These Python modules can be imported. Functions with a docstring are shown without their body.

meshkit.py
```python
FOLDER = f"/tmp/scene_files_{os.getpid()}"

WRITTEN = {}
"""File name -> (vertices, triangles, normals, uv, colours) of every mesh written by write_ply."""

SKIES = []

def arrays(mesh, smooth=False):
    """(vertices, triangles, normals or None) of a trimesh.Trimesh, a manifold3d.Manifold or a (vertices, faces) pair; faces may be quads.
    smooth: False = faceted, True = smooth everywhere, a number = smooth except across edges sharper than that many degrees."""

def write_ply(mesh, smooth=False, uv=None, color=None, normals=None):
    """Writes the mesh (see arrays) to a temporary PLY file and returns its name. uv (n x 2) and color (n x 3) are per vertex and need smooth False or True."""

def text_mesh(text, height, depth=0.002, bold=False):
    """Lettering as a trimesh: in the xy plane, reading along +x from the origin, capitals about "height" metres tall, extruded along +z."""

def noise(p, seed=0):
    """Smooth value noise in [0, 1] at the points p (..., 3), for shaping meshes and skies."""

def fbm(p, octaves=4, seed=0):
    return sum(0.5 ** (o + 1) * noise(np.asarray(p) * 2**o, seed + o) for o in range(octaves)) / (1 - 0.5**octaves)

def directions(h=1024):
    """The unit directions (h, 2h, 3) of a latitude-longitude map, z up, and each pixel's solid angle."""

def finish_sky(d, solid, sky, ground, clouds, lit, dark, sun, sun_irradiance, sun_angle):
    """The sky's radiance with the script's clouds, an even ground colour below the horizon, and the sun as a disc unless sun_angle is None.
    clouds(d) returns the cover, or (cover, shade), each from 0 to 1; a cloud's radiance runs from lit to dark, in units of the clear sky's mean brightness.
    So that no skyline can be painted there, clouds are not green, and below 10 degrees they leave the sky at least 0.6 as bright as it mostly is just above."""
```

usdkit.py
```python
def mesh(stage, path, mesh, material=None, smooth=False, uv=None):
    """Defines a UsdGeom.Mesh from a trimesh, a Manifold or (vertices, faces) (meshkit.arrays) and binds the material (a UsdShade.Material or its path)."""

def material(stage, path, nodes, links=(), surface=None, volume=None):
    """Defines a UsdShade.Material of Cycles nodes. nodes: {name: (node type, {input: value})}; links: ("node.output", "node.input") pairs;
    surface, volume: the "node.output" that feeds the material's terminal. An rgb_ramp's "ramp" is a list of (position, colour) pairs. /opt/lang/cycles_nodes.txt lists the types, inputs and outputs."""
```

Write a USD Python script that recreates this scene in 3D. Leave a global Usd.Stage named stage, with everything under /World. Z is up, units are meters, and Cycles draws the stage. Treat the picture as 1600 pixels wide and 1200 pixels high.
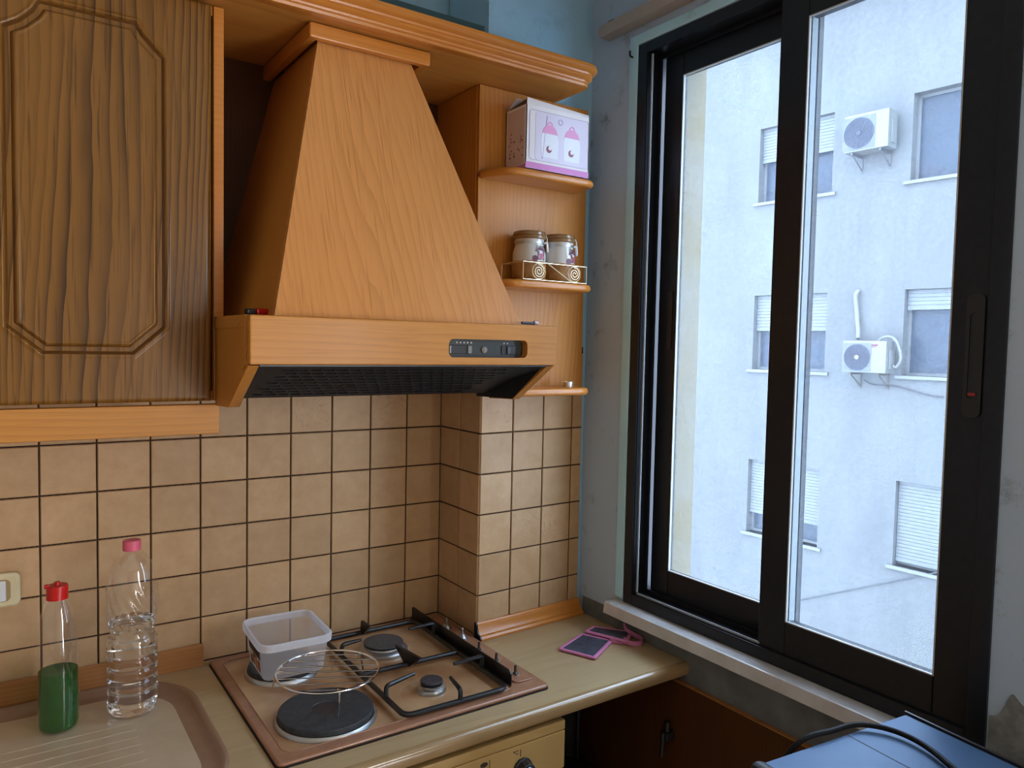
import math, random
import numpy as np
import trimesh
import shapely
from shapely.geometry import Polygon, box as sbox, Point, LineString
from shapely.ops import unary_union
import manifold3d as m3
import meshkit, usdkit
from pxr import Usd, UsdGeom, UsdLux, UsdShade, Gf, Sdf

random.seed(7); RNG = np.random.default_rng(7)
stage = Usd.Stage.CreateInMemory()
UsdGeom.SetStageUpAxis(stage, 'Z'); UsdGeom.SetStageMetersPerUnit(stage, 1.0)
UsdGeom.Xform.Define(stage, '/World'); UsdGeom.Scope.Define(stage, '/World/Looks')

def lin(r, g, b):
    return tuple(((c/255)/12.92 if c/255 <= .04045 else ((c/255+.055)/1.055)**2.4) for c in (r, g, b))

# ------------------------------------------------------------------ camera, sky, lights, exposure
EYE = np.array([-0.967, -1.73868, 1.60238]); YAW, PITCH, ROLL = 0.600722, -0.0518541, 0.0206006
_f = np.array([math.sin(YAW)*math.cos(PITCH), math.cos(YAW)*math.cos(PITCH), math.sin(PITCH)])
_r = np.array([math.cos(YAW), -math.sin(YAW), 0.0]); _u = np.cross(_r, _f)
_r, _u = math.cos(ROLL)*_r + math.sin(ROLL)*_u, -math.sin(ROLL)*_r + math.cos(ROLL)*_u
cam = UsdGeom.Camera.Define(stage, '/World/camera')
cam.CreateHorizontalApertureAttr(36.0); cam.CreateVerticalApertureAttr(27.0)
cam.CreateFocalLengthAttr(1177.59/1600*36); cam.CreateClippingRangeAttr((0.02, 500.0))
M = Gf.Matrix4d(1.0)
for k, row in enumerate((_r, _u, -_f, EYE)):
    M.SetRow(k, Gf.Vec4d(*map(float, row), 1.0 if k == 3 else 0.0))
cam.AddTransformOp().Set(M)
cam.CreateExposureAttr(0.6)

dome = UsdLux.DomeLight.Define(stage, '/World/sky')           # bright overcast sky
dome.CreateIntensityAttr(2.4); dome.CreateColorAttr(Gf.Vec3f(0.70, 0.87, 1.13))
added_door_light = UsdLux.RectLight.Define(stage, '/World/balcony_daylight')   # added area light in an unseen, assumed balcony opening, behind the camera
added_door_light.CreateWidthAttr(2.0); added_door_light.CreateHeightAttr(0.95); added_door_light.CreateIntensityAttr(6.5); added_door_light.CreateColorAttr(Gf.Vec3f(1.0, 0.88, 0.73))
added_door_light.AddTranslateOp().Set(Gf.Vec3d(0.40, -2.72, 1.12)); added_door_light.AddRotateXYZOp().Set(Gf.Vec3f(0, 90, 0))

# ------------------------------------------------------------------ helpers: naming
USED = {}
def numbered(parent, name):
    key = (parent, name); k = USED.get(key, -1) + 1; USED[key] = k
    return parent + '/' + (name if k == 0 else f'{name}_{k:03d}')
def path_of(p): return '/World' if p is None else str(p.GetPath())
def obj(name, mesh, mat, parent=None, smooth=35):
    m = usdkit.mesh(stage, numbered(path_of(parent), name), mesh, mat, smooth=smooth)
    return m.GetPrim()
def tag(p, label=None, cat=None, group=None, kind=None):
    for k, v in (('label', label), ('category', cat), ('group', group), ('kind', kind)):
        if v: p.SetCustomDataByKey(k, v)
    return p
def thing(name, label=None, cat=None, loc=(0, 0, 0), rotz=0, group=None, kind=None):
    x = UsdGeom.Xform.Define(stage, numbered('/World', name))
    x.AddTranslateOp().Set(Gf.Vec3d(*map(float, loc)))
    if rotz: x.AddRotateZOp().Set(math.degrees(rotz))
    return tag(x.GetPrim(), label, cat, group, kind)
def struct(name): return thing(name, kind='structure')

# ------------------------------------------------------------------ helpers: shapes
cat_ = trimesh.util.concatenate
def hullpts(p): return trimesh.convex.convex_hull(np.asarray(p, float))
_d = [(1,0,0),(0,1,0),(0,0,1),(.7071,.7071,0),(.7071,0,.7071),(0,.7071,.7071),(.577,.577,.577)]
def box(x0, x1, y0, y1, z0, z1, r=0.0):
    x0, x1 = sorted((x0, x1)); y0, y1 = sorted((y0, y1)); z0, z1 = sorted((z0, z1))
    if r <= 0:
        b = trimesh.creation.box((x1-x0, y1-y0, z1-z0)); b.apply_translation(((x0+x1)/2, (y0+y1)/2, (z0+z1)/2)); return b
    r = min(r, (x1-x0)/2.01, (y1-y0)/2.01, (z1-z0)/2.01); pts = []
    for sx, X in ((-1, x0+r), (1, x1-r)):
        for sy, Y in ((-1, y0+r), (1, y1-r)):
            for sz, Z in ((-1, z0+r), (1, z1-r)):
                for d in _d: pts.append((X+sx*r*d[0], Y+sy*r*d[1], Z+sz*r*d[2]))
    return hullpts(pts)
def frames(path, closed=False):
    P = np.asarray(path, float); n = len(P)
    T = np.zeros_like(P)
    for i in range(n):
        a = P[(i-1) % n] if (closed or i > 0) else P[i]; b = P[(i+1) % n] if (closed or i < n-1) else P[i]
        T[i] = (b-a)/max(np.linalg.norm(b-a), 1e-9)
    ref = np.array([0, 0, 1.0]) if abs(T[0][2]) < .9 else np.array([1.0, 0, 0])
    N = []; v = ref - T[0]*(ref@T[0]); v /= np.linalg.norm(v)
    for i in range(n):
        v = v - T[i]*(v@T[i]); v /= np.linalg.norm(v); N.append(v.copy())
    N = np.array(N); return P, T, N, np.cross(T, N)
def tube(path, r, n=10, closed=False):
    P, T, N, B = frames(path, closed); R = np.broadcast_to(np.asarray(r, float), (len(P),))
    a = np.arange(n)*2*math.pi/n
    V = (P[:, None] + R[:, None, None]*(np.cos(a)[None, :, None]*N[:, None] + np.sin(a)[None, :, None]*B[:, None])).reshape(-1, 3)
    F = []; m = len(P)
    for i in range(m if closed else m-1):
        j = (i+1) % m
        for k in range(n):
            l = (k+1) % n; F += [(i*n+k, i*n+l, j*n+l), (i*n+k, j*n+l, j*n+k)]
    V = list(V)
    if not closed:
        for i, flip in ((0, 1), (m-1, 0)):
            c = len(V); V.append(P[i])
            for k in range(n):
                l = (k+1) % n; F.append((c, i*n+l, i*n+k) if flip else (c, i*n+k, i*n+l))
    t = trimesh.Trimesh(np.array(V), np.array(F), process=False); t.fix_normals(); return t
def bend(pts, r=.01, n=5):
    """rounds the corners of a polyline"""
    P = [np.asarray(p, float) for p in pts]; out = [P[0]]
    for a, b, c in zip(P, P[1:], P[2:]):
        u, w = a-b, c-b; d = min(r, np.linalg.norm(u)*.45, np.linalg.norm(w)*.45)
        s, e = b+u/np.linalg.norm(u)*d, b+w/np.linalg.norm(w)*d
        for t in np.linspace(0, 1, n): out.append((1-t)**2*s + 2*t*(1-t)*b + t*t*e)
    return out + [P[-1]]
def spline(pts, n=40):
    from scipy.interpolate import CubicSpline
    P = np.asarray(pts, float); t = np.r_[0, np.cumsum(np.linalg.norm(np.diff(P, axis=0), axis=1))]
    return CubicSpline(t, P)(np.linspace(0, t[-1], n))
def lathe(prof, n=40, c=(0, 0, 0), mod=None):
    """revolves (r, z) pairs; mod(theta, z, r) -> r"""
    a = np.arange(n)*2*math.pi/n; V = []; F = []; m = len(prof)
    for r, z in prof:
        rr = np.full(n, r) if mod is None or r < 1e-6 else mod(a, z, r)
        V.append(np.stack([rr*np.cos(a), rr*np.sin(a), np.full(n, z)], 1))
    V = np.concatenate(V)
    for i in range(m-1):
        for k in range(n):
            l = (k+1) % n; F += [(i*n+k, i*n+l, (i+1)*n+l), (i*n+k, (i+1)*n+l, (i+1)*n+k)]
    t = trimesh.Trimesh(V, F, process=True); t.update_faces(t.nondegenerate_faces()); t.apply_translation(c); return t
def extrude(poly, h):
    g = [p for p in getattr(poly, 'geoms', [poly]) if p.area > 1e-10]
    return cat_([trimesh.creation.extrude_polygon(p, h, engine='earcut') for p in g])
def place(m, o, ex, ey, ez):
    """mesh coordinates (x, y, z) -> o + x*ex + y*ey + z*ez"""
    v = np.asarray(m.vertices); t = trimesh.Trimesh(np.asarray(o, float) + v[:, :1]*np.asarray(ex, float) + v[:, 1:2]*np.asarray(ey, float) + v[:, 2:]*np.asarray(ez, float), m.faces, process=False)
    if np.linalg.det(np.array([ex, ey, ez], float)) < 0: t.invert()
    return t
def xz(poly, y0, y1): return place(extrude(poly, y1-y0), (0, y0, 0), (1, 0, 0), (0, 0, 1), (0, 1, 0))
def yz(poly, x0, x1): return place(extrude(poly, x1-x0), (x0, 0, 0), (0, 1, 0), (0, 0, 1), (1, 0, 0))
def xy(poly, z0, z1): return place(extrude(poly, z1-z0), (0, 0, z0), (1, 0, 0), (0, 1, 0), (0, 0, 1))
def rrect(x0, x1, y0, y1, r, q=6): return sbox(x0+r, y0+r, x1-r, y1-r).buffer(r, quad_segs=q)
def loft(rings, cap0=True, cap1=True):
    n = len(rings[0]); V = np.concatenate([np.asarray(r, float) for r in rings]); F = []
    for i in range(len(rings)-1):
        for k in range(n):
            l = (k+1) % n; F += [(i*n+k, i*n+l, (i+1)*n+l), (i*n+k, (i+1)*n+l, (i+1)*n+k)]
    V = list(V)
    for i, on in ((0, cap0), (len(rings)-1, cap1)):
        if on:
            c = len(V); V.append(np.mean(rings[i], axis=0))
            for k in range(n):
                l = (k+1) % n; F.append((c, i*n+l, i*n+k) if i == 0 else (c, i*n+k, i*n+l))
    t = trimesh.Trimesh(np.array(V), np.array(F), process=False); t.fix_normals(); return t
def rslab(poly, z0, z1, r, steps=4):
    """horizontal slab with rounded top and bottom edges (convex-ish outlines)"""
    ring = np.array(poly.exterior.coords)[:-1]
    if not poly.exterior.is_ccw: ring = ring[::-1]
    e = np.roll(ring, -1, 0) - ring; e /= np.linalg.norm(e, axis=1)[:, None]
    nrm = np.stack([e[:, 1], -e[:, 0]], 1); pn = np.roll(nrm, 1, 0); b = nrm + pn; b /= np.maximum((b*nrm).sum(1), .25)[:, None]
    rings = []
    for t in np.linspace(0, math.pi/2, steps): rings.append((ring - b*r*(1-math.sin(t)), z0 + r*(1-math.cos(t))))
    for t in np.linspace(math.pi/2, 0, steps): rings.append((ring - b*r*(1-math.sin(t)), z1 - r*(1-math.cos(t))))
    return loft([np.c_[p, np.full(len(p), z)] for p, z in rings])
def boolean(a, b, op='-'):
    def mf(t):
        t = t.copy(); t.merge_vertices(); return m3.Manifold(m3.Mesh(np.asarray(t.vertices, np.float32), np.asarray(t.faces, np.uint32)))
    A, B = mf(a), mf(b); r = (A - B if op == '-' else A + B).to_mesh()
    return trimesh.Trimesh(np.asarray(r.vert_properties)[:, :3], np.asarray(r.tri_verts), process=False)
def ribbon(path, w, t, up=(0, 0, 1)):
    """flat band of width w along up, thickness t"""
    P, T, N, B = frames(path); up = np.asarray(up, float); rings = []
    for p, tt in zip(P, T):
        s = np.cross(up, tt); s /= max(np.linalg.norm(s), 1e-9)
        rings.append([p-up*w/2-s*t/2, p-up*w/2+s*t/2, p+up*w/2+s*t/2, p+up*w/2-s*t/2])
    return loft(rings)

# ------------------------------------------------------------------ materials
LOOK = '/World/Looks/'
def plain(name, col, rough=.5, metal=0.0, spec=.5, coat=0.0, **kw):
    return usdkit.material(stage, LOOK+name, {'p': ('principled_bsdf', dict(base_color=col, roughness=rough, metallic=metal, specular_ior_level=spec, coat_weight=coat, **kw))}, [], surface='p.BSDF')
def mottled(name, c1, c2, scale=20, rough=.5, bump=0.0, bscale=None, detail=4, metal=0.0, rand=False, coat=0.0, spec=.5, rough2=None):
    n = {'g': ('geometry', {}), 't': ('noise_texture', dict(scale=scale, detail=detail, roughness=.6)), 'r': ('rgb_ramp', {'ramp': [(.3, c1), (.7, c2)]}),
         'p': ('principled_bsdf', dict(roughness=rough, metallic=metal, coat_weight=coat, specular_ior_level=spec))}
    l = [('g.position', 't.vector'), ('t.fac', 'r.fac')]
    out = 'r.color'
    if rand:
        n['o'] = ('object_info', {}); n['v'] = ('map_range', dict(from_min=0, from_max=1, to_min=.86, to_max=1.08)); n['h'] = ('hsv', dict(hue=.5, saturation=1.0))
        l += [('o.random', 'v.value'), ('v.result', 'h.value'), ('r.color', 'h.color')]; out = 'h.color'
    l.append((out, 'p.base_color'))
    if rough2 is not None:
        n['q'] = ('map_range', dict(from_min=.3, from_max=.7, to_min=rough, to_max=rough2)); l += [('t.fac', 'q.value'), ('q.result', 'p.roughness')]
    if bump:
        n['t2'] = ('noise_texture', dict(scale=bscale or scale*6, detail=5)); n['b'] = ('bump', dict(strength=bump, distance=.003))
        l += [('g.position', 't2.vector'), ('t2.fac', 'b.height'), ('b.normal', 'p.normal')]
    return usdkit.material(stage, LOOK+name, n, l, surface='p.BSDF')
def wood(name, light, dark, axis='z', lines=60., wander=14., line=.6, rough=.42, coat=.06, pore=.35, slant=0.0, spec=.3, flat=False, vmin=.3, sharp=2.4, off=(0, 0, 0)):
    """oak: growth lines across the board, bent by noises stretched along the grain, plus fine pores"""
    s = {'x': (.16, 1, 1), 'y': (1, .16, 1), 'z': (1, 1, .16)}[axis]
    s2 = {'x': (.03, 1, 1), 'y': (1, .03, 1), 'z': (1, 1, .03)}[axis]
    dv = {'x': (slant, .3, 1), 'y': (1, slant, 1), 'z': (1, 1, slant)}[axis]
    if flat: s, s2, dv = (s[0], .05, s[2]), (s2[0], .01, s2[2]), (dv[0], 0, dv[2])
    n = {'g': ('geometry', {}), 'm': ('mapping', dict(scale=s, location=off)), 'm2': ('mapping', dict(scale=s2)),
         'd': ('vector_math', dict(math_type='dot_product', vector2=dv)), 'dl': ('math', dict(math_type='multiply', value2=lines)),
         'a': ('noise_texture', dict(scale=4.2, detail=1.0, roughness=.4)), 'al': ('math', dict(math_type='multiply_add', value2=wander)),
         'a2': ('noise_texture', dict(scale=26, detail=2.0, roughness=.5)), 'a2l': ('math', dict(math_type='multiply_add', value2=1.1)),
         'sn': ('math', dict(math_type='fraction')), 'pw3': ('math', dict(math_type='power', value2=sharp)),
         'va': ('noise_texture', dict(scale=12, detail=2)), 'vb': ('map_range', dict(from_min=.34, from_max=.62, to_min=vmin, to_max=1.0, clamp=True)), 'vm': ('math', dict(math_type='multiply')),
         'f': ('noise_texture', dict(scale=230, detail=2, roughness=.6)), 'fr': ('map_range', dict(from_min=.54, from_max=.70, to_min=0, to_max=1, clamp=True)),
         'w': ('math', dict(math_type='multiply', value2=line)), 'pw': ('math', dict(math_type='multiply', value2=pore)),
         'mx': ('math', dict(math_type='maximum', use_clamp=True)),
         'big': ('noise_texture', dict(scale=5, detail=2)), 'bl': ('mix_color', dict(blend_type='mix', a=light, b=tuple(c*.80 for c in light))),
         'c': ('mix_color', dict(blend_type='mix', b=dark)), 'b': ('bump', dict(strength=.10, distance=.001, invert=True)),
         'p': ('principled_bsdf', dict(roughness=rough, coat_weight=coat, coat_roughness=.18, specular_ior_level=spec))}
    l = [('g.position', 'm.vector'), ('g.position', 'm2.vector'), ('g.position', 'd.vector1'), ('d.value', 'dl.value1'), ('m.vector', 'a.vector'), ('a.fac', 'al.value1'), ('dl.value', 'al.value3'),
         ('m.vector', 'a2.vector'), ('a2.fac', 'a2l.value1'), ('al.value', 'a2l.value3'), ('a2l.value', 'sn.value1'), ('sn.value', 'pw3.value1'), ('m.vector', 'va.vector'), ('va.fac', 'vb.value'), ('pw3.value', 'vm.value1'), ('vb.result', 'vm.value2'),
         ('m2.vector', 'f.vector'), ('f.fac', 'fr.value'), ('vm.value', 'w.value1'), ('fr.result', 'pw.value1'), ('w.value', 'mx.value1'), ('pw.value', 'mx.value2'), ('m.vector', 'big.vector'), ('big.fac', 'bl.fac'), ('bl.result', 'c.a'), ('mx.value', 'c.fac'),
         ('c.result', 'p.base_color'), ('mx.value', 'b.height'), ('b.normal', 'p.normal')]
    return usdkit.material(stage, LOOK+name, n, l, surface='p.BSDF')
def clear(name, tint=(1, 1, 1), ior=1.45, rough=.02, haze=0.0, hazecol=(.9, .92, 1), base=0.0):
    """thin clear sheet: light passes straight, reflections by fresnel; haze mixes in dust or milky plastic"""
    n = {'t': ('transparent_bsdf', dict(color=tint)), 'g': ('glossy_bsdf', dict(color=(1, 1, 1), roughness=rough)), 'fr': ('fresnel', dict(IOR=ior)), 'gm': ('geometry', {}), 'iv': ('math', dict(math_type='subtract', value1=1.0)), 'fm': ('math', dict(math_type='multiply')), 'mx': ('mix_closure', {})}
    l = [('gm.backfacing', 'iv.value2'), ('iv.value', 'fm.value1'), ('fr.fac', 'fm.value2'), ('fm.value', 'mx.fac'), ('t.BSDF', 'mx.closure1'), ('g.BSDF', 'mx.closure2')]; out = 'mx.closure'
    if haze:
        n.update({'geo': ('geometry', {}), 'no': ('noise_texture', dict(scale=base or 40, detail=6, roughness=.7)), 'mr': ('map_range', dict(from_min=.3, from_max=.75, to_min=haze*.6, to_max=haze*1.5, clamp=True)),
                  'd': ('diffuse_bsdf', dict(color=hazecol)), 'tr': ('translucent_bsdf', dict(color=hazecol)), 'dm': ('mix_closure', dict(fac=.5)), 'm2': ('mix_closure', {})})
        l += [('geo.position', 'no.vector'), ('no.fac', 'mr.value'), ('mr.result', 'm2.fac'), ('d.BSDF', 'dm.closure1'), ('tr.BSDF', 'dm.closure2'), (out, 'm2.closure1'), ('dm.closure', 'm2.closure2')]; out = 'm2.closure'
    return usdkit.material(stage, LOOK+name, n, l, surface=out)

W_LIGHT, W_DARK = (.62, .255, .046), (.33, .112, .017)
wood_v = wood('oak_upright', W_LIGHT, W_DARK, 'z', lines=75, wander=12, line=.55)
wood_hood = wood('oak_hood', (.74, .325, .098), (.41, .155, .038), 'z', lines=48, wander=13, line=.45, pore=.62, flat=True, slant=.10, rough=.4, off=(.3, 0, .2))
wood_x = wood('oak_lengthwise', (.63, .268, .054), (.34, .122, .020), 'x', lines=85, wander=9, line=.55, pore=.4)
wood_y = wood('oak_crosswise', W_LIGHT, W_DARK, 'y')
wood_door = wood('oak_door', (.255, .112, .019), (.040, .015, .003), 'z', lines=62, wander=15, line=1.0, pore=.6, rough=.32, coat=.22, spec=.25, flat=True, vmin=.30, sharp=2.6, off=(.12, 0, .35))
wood_groove = wood('oak_routed', (.150, .062, .013), (.085, .032, .007), 'z', lines=60, wander=8, line=.4, rough=.25, coat=.6, spec=.5)
wood_frame = wood('oak_moulding', (.66, .245, .040), (.41, .125, .018), 'x', lines=70, wander=6, line=.35, rough=.3, coat=.25)
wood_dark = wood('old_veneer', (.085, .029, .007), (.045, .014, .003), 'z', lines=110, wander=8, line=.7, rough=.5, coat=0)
wood_counter = wood('counter_laminate', (.54, .395, .215), (.36, .245, .12), 'x', lines=38, wander=10, line=.5, rough=.33, coat=.3, pore=.4, spec=.5)
wood_edge_shaded = wood('counter_edge_shaded', (.40, .262, .125), (.28, .17, .075), 'x', lines=70, wander=6, line=.4, rough=.22, coat=.6, spec=.5)  # browner than the top: shade on the side facing away from the window
wood_strip = wood('strip_veneer', (.42, .175, .052), (.24, .085, .024), 'x', lines=120, wander=6, line=.6)

def tile_mat(name, base, var, vein=0.0):
    n = {'g': ('geometry', {}), 'o': ('object_info', {}), 'os': ('math', dict(math_type='multiply', value2=37.)), 'cx': ('combine_xyz', {}), 'ad': ('vector_math', dict(math_type='add')),
         't': ('noise_texture', dict(scale=22, detail=5, roughness=.65)), 'r': ('rgb_ramp', {'ramp': [(.3, base), (.72, var)]}),
         'v': ('map_range', dict(to_min=.90, to_max=1.08)), 'h': ('hsv', dict(hue=.5, saturation=1.0)),
         't2': ('noise_texture', dict(scale=7, detail=3, distortion=2.2)), 'vs': ('math', dict(math_type='multiply', value2=60.)), 'vn': ('math', dict(math_type='sine')), 'vr': ('map_range', dict(from_min=.9, from_max=1, to_min=0, to_max=vein, clamp=True)),
         'mx': ('mix_color', dict(blend_type='mix', b=(.30, .17, .10))),
         'b': ('bump', dict(strength=.15, distance=.002)), 'p': ('principled_bsdf', dict(roughness=.42, specular_ior_level=.22))}
    l = [('o.random', 'os.value1'), ('os.value', 'cx.x'), ('os.value', 'cx.z'), ('g.position', 'ad.vector1'), ('cx.vector', 'ad.vector2'), ('ad.vector', 't.vector'), ('t.fac', 'r.fac'), ('o.random', 'v.value'), ('v.result', 'h.value'), ('r.color', 'h.color'),
         ('ad.vector', 't2.vector'), ('t2.fac', 'vs.value1'), ('vs.value', 'vn.value1'), ('vn.value', 'vr.value'), ('vr.result', 'mx.fac'), ('h.color', 'mx.a'), ('mx.result', 'p.base_color'), ('t.fac', 'b.height'), ('b.normal', 'p.normal')]
    return usdkit.material(stage, LOOK+name, n, l, surface='p.BSDF')
tile_a = tile_mat('tile_plain', (.49, .300, .150), (.58, .375, .205))
tile_b = tile_mat('tile_veined', (.50, .305, .155), (.58, .375, .21), .30)
grout = plain('grout', lin(58, 38, 24), .9)
def wall_mat(name, c1, c2, dirt, dirt_amt):
    n = {'g': ('geometry', {}), 't': ('noise_texture', dict(scale=2.2, detail=5, roughness=.6)), 'r': ('rgb_ramp', {'ramp': [(.3, c1), (.7, c2)]}),
         't3': ('noise_texture', dict(scale=9, detail=8, roughness=.75)), 'dr': ('map_range', dict(from_min=.56, from_max=.72, to_min=0, to_max=dirt_amt, clamp=True)),
         'mx': ('mix_color', dict(blend_type='mix', b=dirt)),
         't2': ('noise_texture', dict(scale=90, detail=4)), 'b': ('bump', dict(strength=.18, distance=.004)), 'p': ('principled_bsdf', dict(roughness=.75, specular_ior_level=.25))}
    l = [('g.position', 't.vector'), ('t.fac', 'r.fac'), ('g.position', 't3.vector'), ('t3.fac', 'dr.value'), ('dr.result', 'mx.fac'), ('r.color', 'mx.a'), ('mx.result', 'p.base_color'), ('g.position', 't2.vector'), ('t2.fac', 'b.height'), ('b.normal', 'p.normal')]
    return usdkit.material(stage, LOOK+name, n, l, surface='p.BSDF')
paint = wall_mat('blue_wall_paint', (.31, .55, .72), (.36, .60, .78), (.10, .15, .17), .25)
paint_greyed = wall_mat('blue_wall_paint_greyed', (.44, .55, .69), (.48, .59, .72), (.10, .11, .115), .7)  # the blue paint again, greyed to paint in the light near the window
paint_teal = wall_mat('pale_teal_paint', (.42, .70, .82), (.50, .78, .90), (.16, .20, .20), .4)
grime_shade = mottled('grimy_grey_plaster_shaded', (.09, .10, .10), (.20, .21, .205), 9, .9, detail=7)  # wall grime, darkened further to paint in the shade below the sill
void_shade = mottled('void_shade_plaster', (.02, .02, .02), (.04, .038, .035), 9, .9)  # near-black: shade of the gap under the worktop painted into the plaster
beige_wall = plain('beige_wall_paint', (.48, .44, .39), .85)
ceiling_m = plain('ceiling_paint', (.62, .64, .62), .9)
floor_m = mottled('floor_tile', (.22, .16, .11), (.30, .23, .17), 8, .4)
alu = mottled('dark_bronze_aluminium', (.006, .008, .013), (.011, .013, .019), 60, .36, metal=0.0, spec=.38)
bead_lit = plain('glazing_bead_painted_lit', (.50, .51, .52), .5)  # pale tone paints the daylight caught on the sash reveal
pale_strip_m = plain('pale_grey_strip', (.30, .34, .36), .6)
glass_pane = clear('dusty_window_glass', (.95, .985, 1.0), 1.5, .01, haze=.15, hazecol=(.28, .315, .36), base=85)
marble = mottled('worn_marble', (.50, .49, .48), (.64, .64, .65), 14, .12, rough2=.25, coat=.5)
yellow_stucco = mottled('yellowed_reveal', (.20, .155, .075), (.22, .20, .16), 5, .9)
white_pl = plain('white_plastic', (.80, .80, .78), .35)
cream_pl = plain('aged_cream_plastic', (.76, .66, .40), .35)
black_m = plain('black_enamel', (.012, .013, .015), .32)
black_soft = mottled('black_metal_grille', (.008, .010, .015), (.016, .020, .030), 30, .55, spec=.2)
black_pl = plain('black_plastic', (.012, .012, .013), .4)
steel = plain('chromed_wire', (.86, .87, .90), .14, 1.0)
steel_d = plain('dull_aluminium', (.52, .52, .52), .38, 1.0)
iron = mottled('worn_cast_iron', (.022, .027, .033), (.05, .056, .064), 90, .5, bump=.3, bscale=400, spec=.4)
hob_m = mottled('brown_enamel', (.30, .135, .075), (.40, .20, .115), 6, .22, coat=.3, rough2=.36)
hob_in = mottled('brown_enamel_painted_sheen', (.33, .155, .068), (.66, .43, .235), 5, .22, coat=.45, rough2=.32, detail=3)  # sand mottling paints the window reflection into the brown enamel
sink_m = mottled('worn_sink_enamel', (.50, .38, .25), (.58, .46, .32), 6, .26, coat=.3, rough2=.4)
sink_rim = mottled('sink_rim_enamel', (.25, .14, .085), (.32, .19, .12), 12, .3, coat=.2)
oven_m = mottled('beige_oven_enamel', (.44, .275, .095), (.50, .32, .12), 4, .35)
dirt_m = plain('dark_gap_dirt', (.02, .014, .01), .9)

# ================================================================== room shell
XW, XR = 0.343, -2.6        # window wall, left wall
ZC = 2.62
def yd(x): return -0.196 + 0.05*x                # face of the corner pillar
f_ = obj('floor', box(XR, XW, -3.4, 0, -.05, 0), floor_m); tag(f_, kind='structure')
c_ = obj('ceiling', box(XR, XW+.19, -3.4, .1, ZC, ZC+.1), ceiling_m); tag(c_, kind='structure')
wb = struct('wall_back')
obj('plaster', box(XR, XW+.05, .006, .12, 0, ZC), paint, wb)
obj('grout_bed', box(-1.72, 0.0, .0015, .006, .80, 1.60), grout, wb)
GAP = .0031
def tile(parent, o, ex, ey, ez, w, h, k):
    """a bevelled tile: w along ex, h along ez (up), 5 mm proud along ey"""
    t = .006; b = .0016; g = GAP/2
    pts = [(x, 0, z) for x in (g, w-g) for z in (g, h-g)] + [(x, t-b, z) for x in (g, w-g) for z in (g, h-g)] + [(x, t, z) for x in (g+b, w-g-b) for z in (g+b, h-g-b)]
    v = np.array(pts); v[:, 1] += (RNG.random()-.5)*.0006
    m = hullpts(v)
    obj('tile', place(m, o, ex, ey, ez), tile_b if k else tile_a, parent, smooth=False)
ROWS = [1.385 + .1*k for k in range(-6, 2)]
for zi in ROWS:
    for i in range(-17, 0):
        z0 = zi if zi > .80 else .80
        tile(wb, (i*.1, .0045, zi), (1, 0, 0), (0, -1, 0), (0, 0, 1), .1, .1, (i, round(zi, 3)) in ((-2, 1.385), (-4, 1.385), (-3, 1.485)))
wc = struct('wall_corner')                             # pillar in the corner by the window
obj('plaster', xy(Polygon([(.006, 0), (.006, yd(0)+.006), (XW, yd(XW)+.006), (XW, 0)]), 0, ZC), paint, wc)
obj('grimy_plaster', xy(Polygon([(.0, 0), (.0, yd(0)), (XW, yd(XW)), (XW, 0)]), 0.001, .849), void_shade, wc)  # dark layer carrying the painted shade below the worktop
obj('grout_bed', xy(Polygon([(.0015, 0), (.0015, yd(0)+.0015), (XW-.012, yd(XW-.012)+.0015), (XW-.012, 0)]), .80, 1.60), grout, wc)
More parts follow.
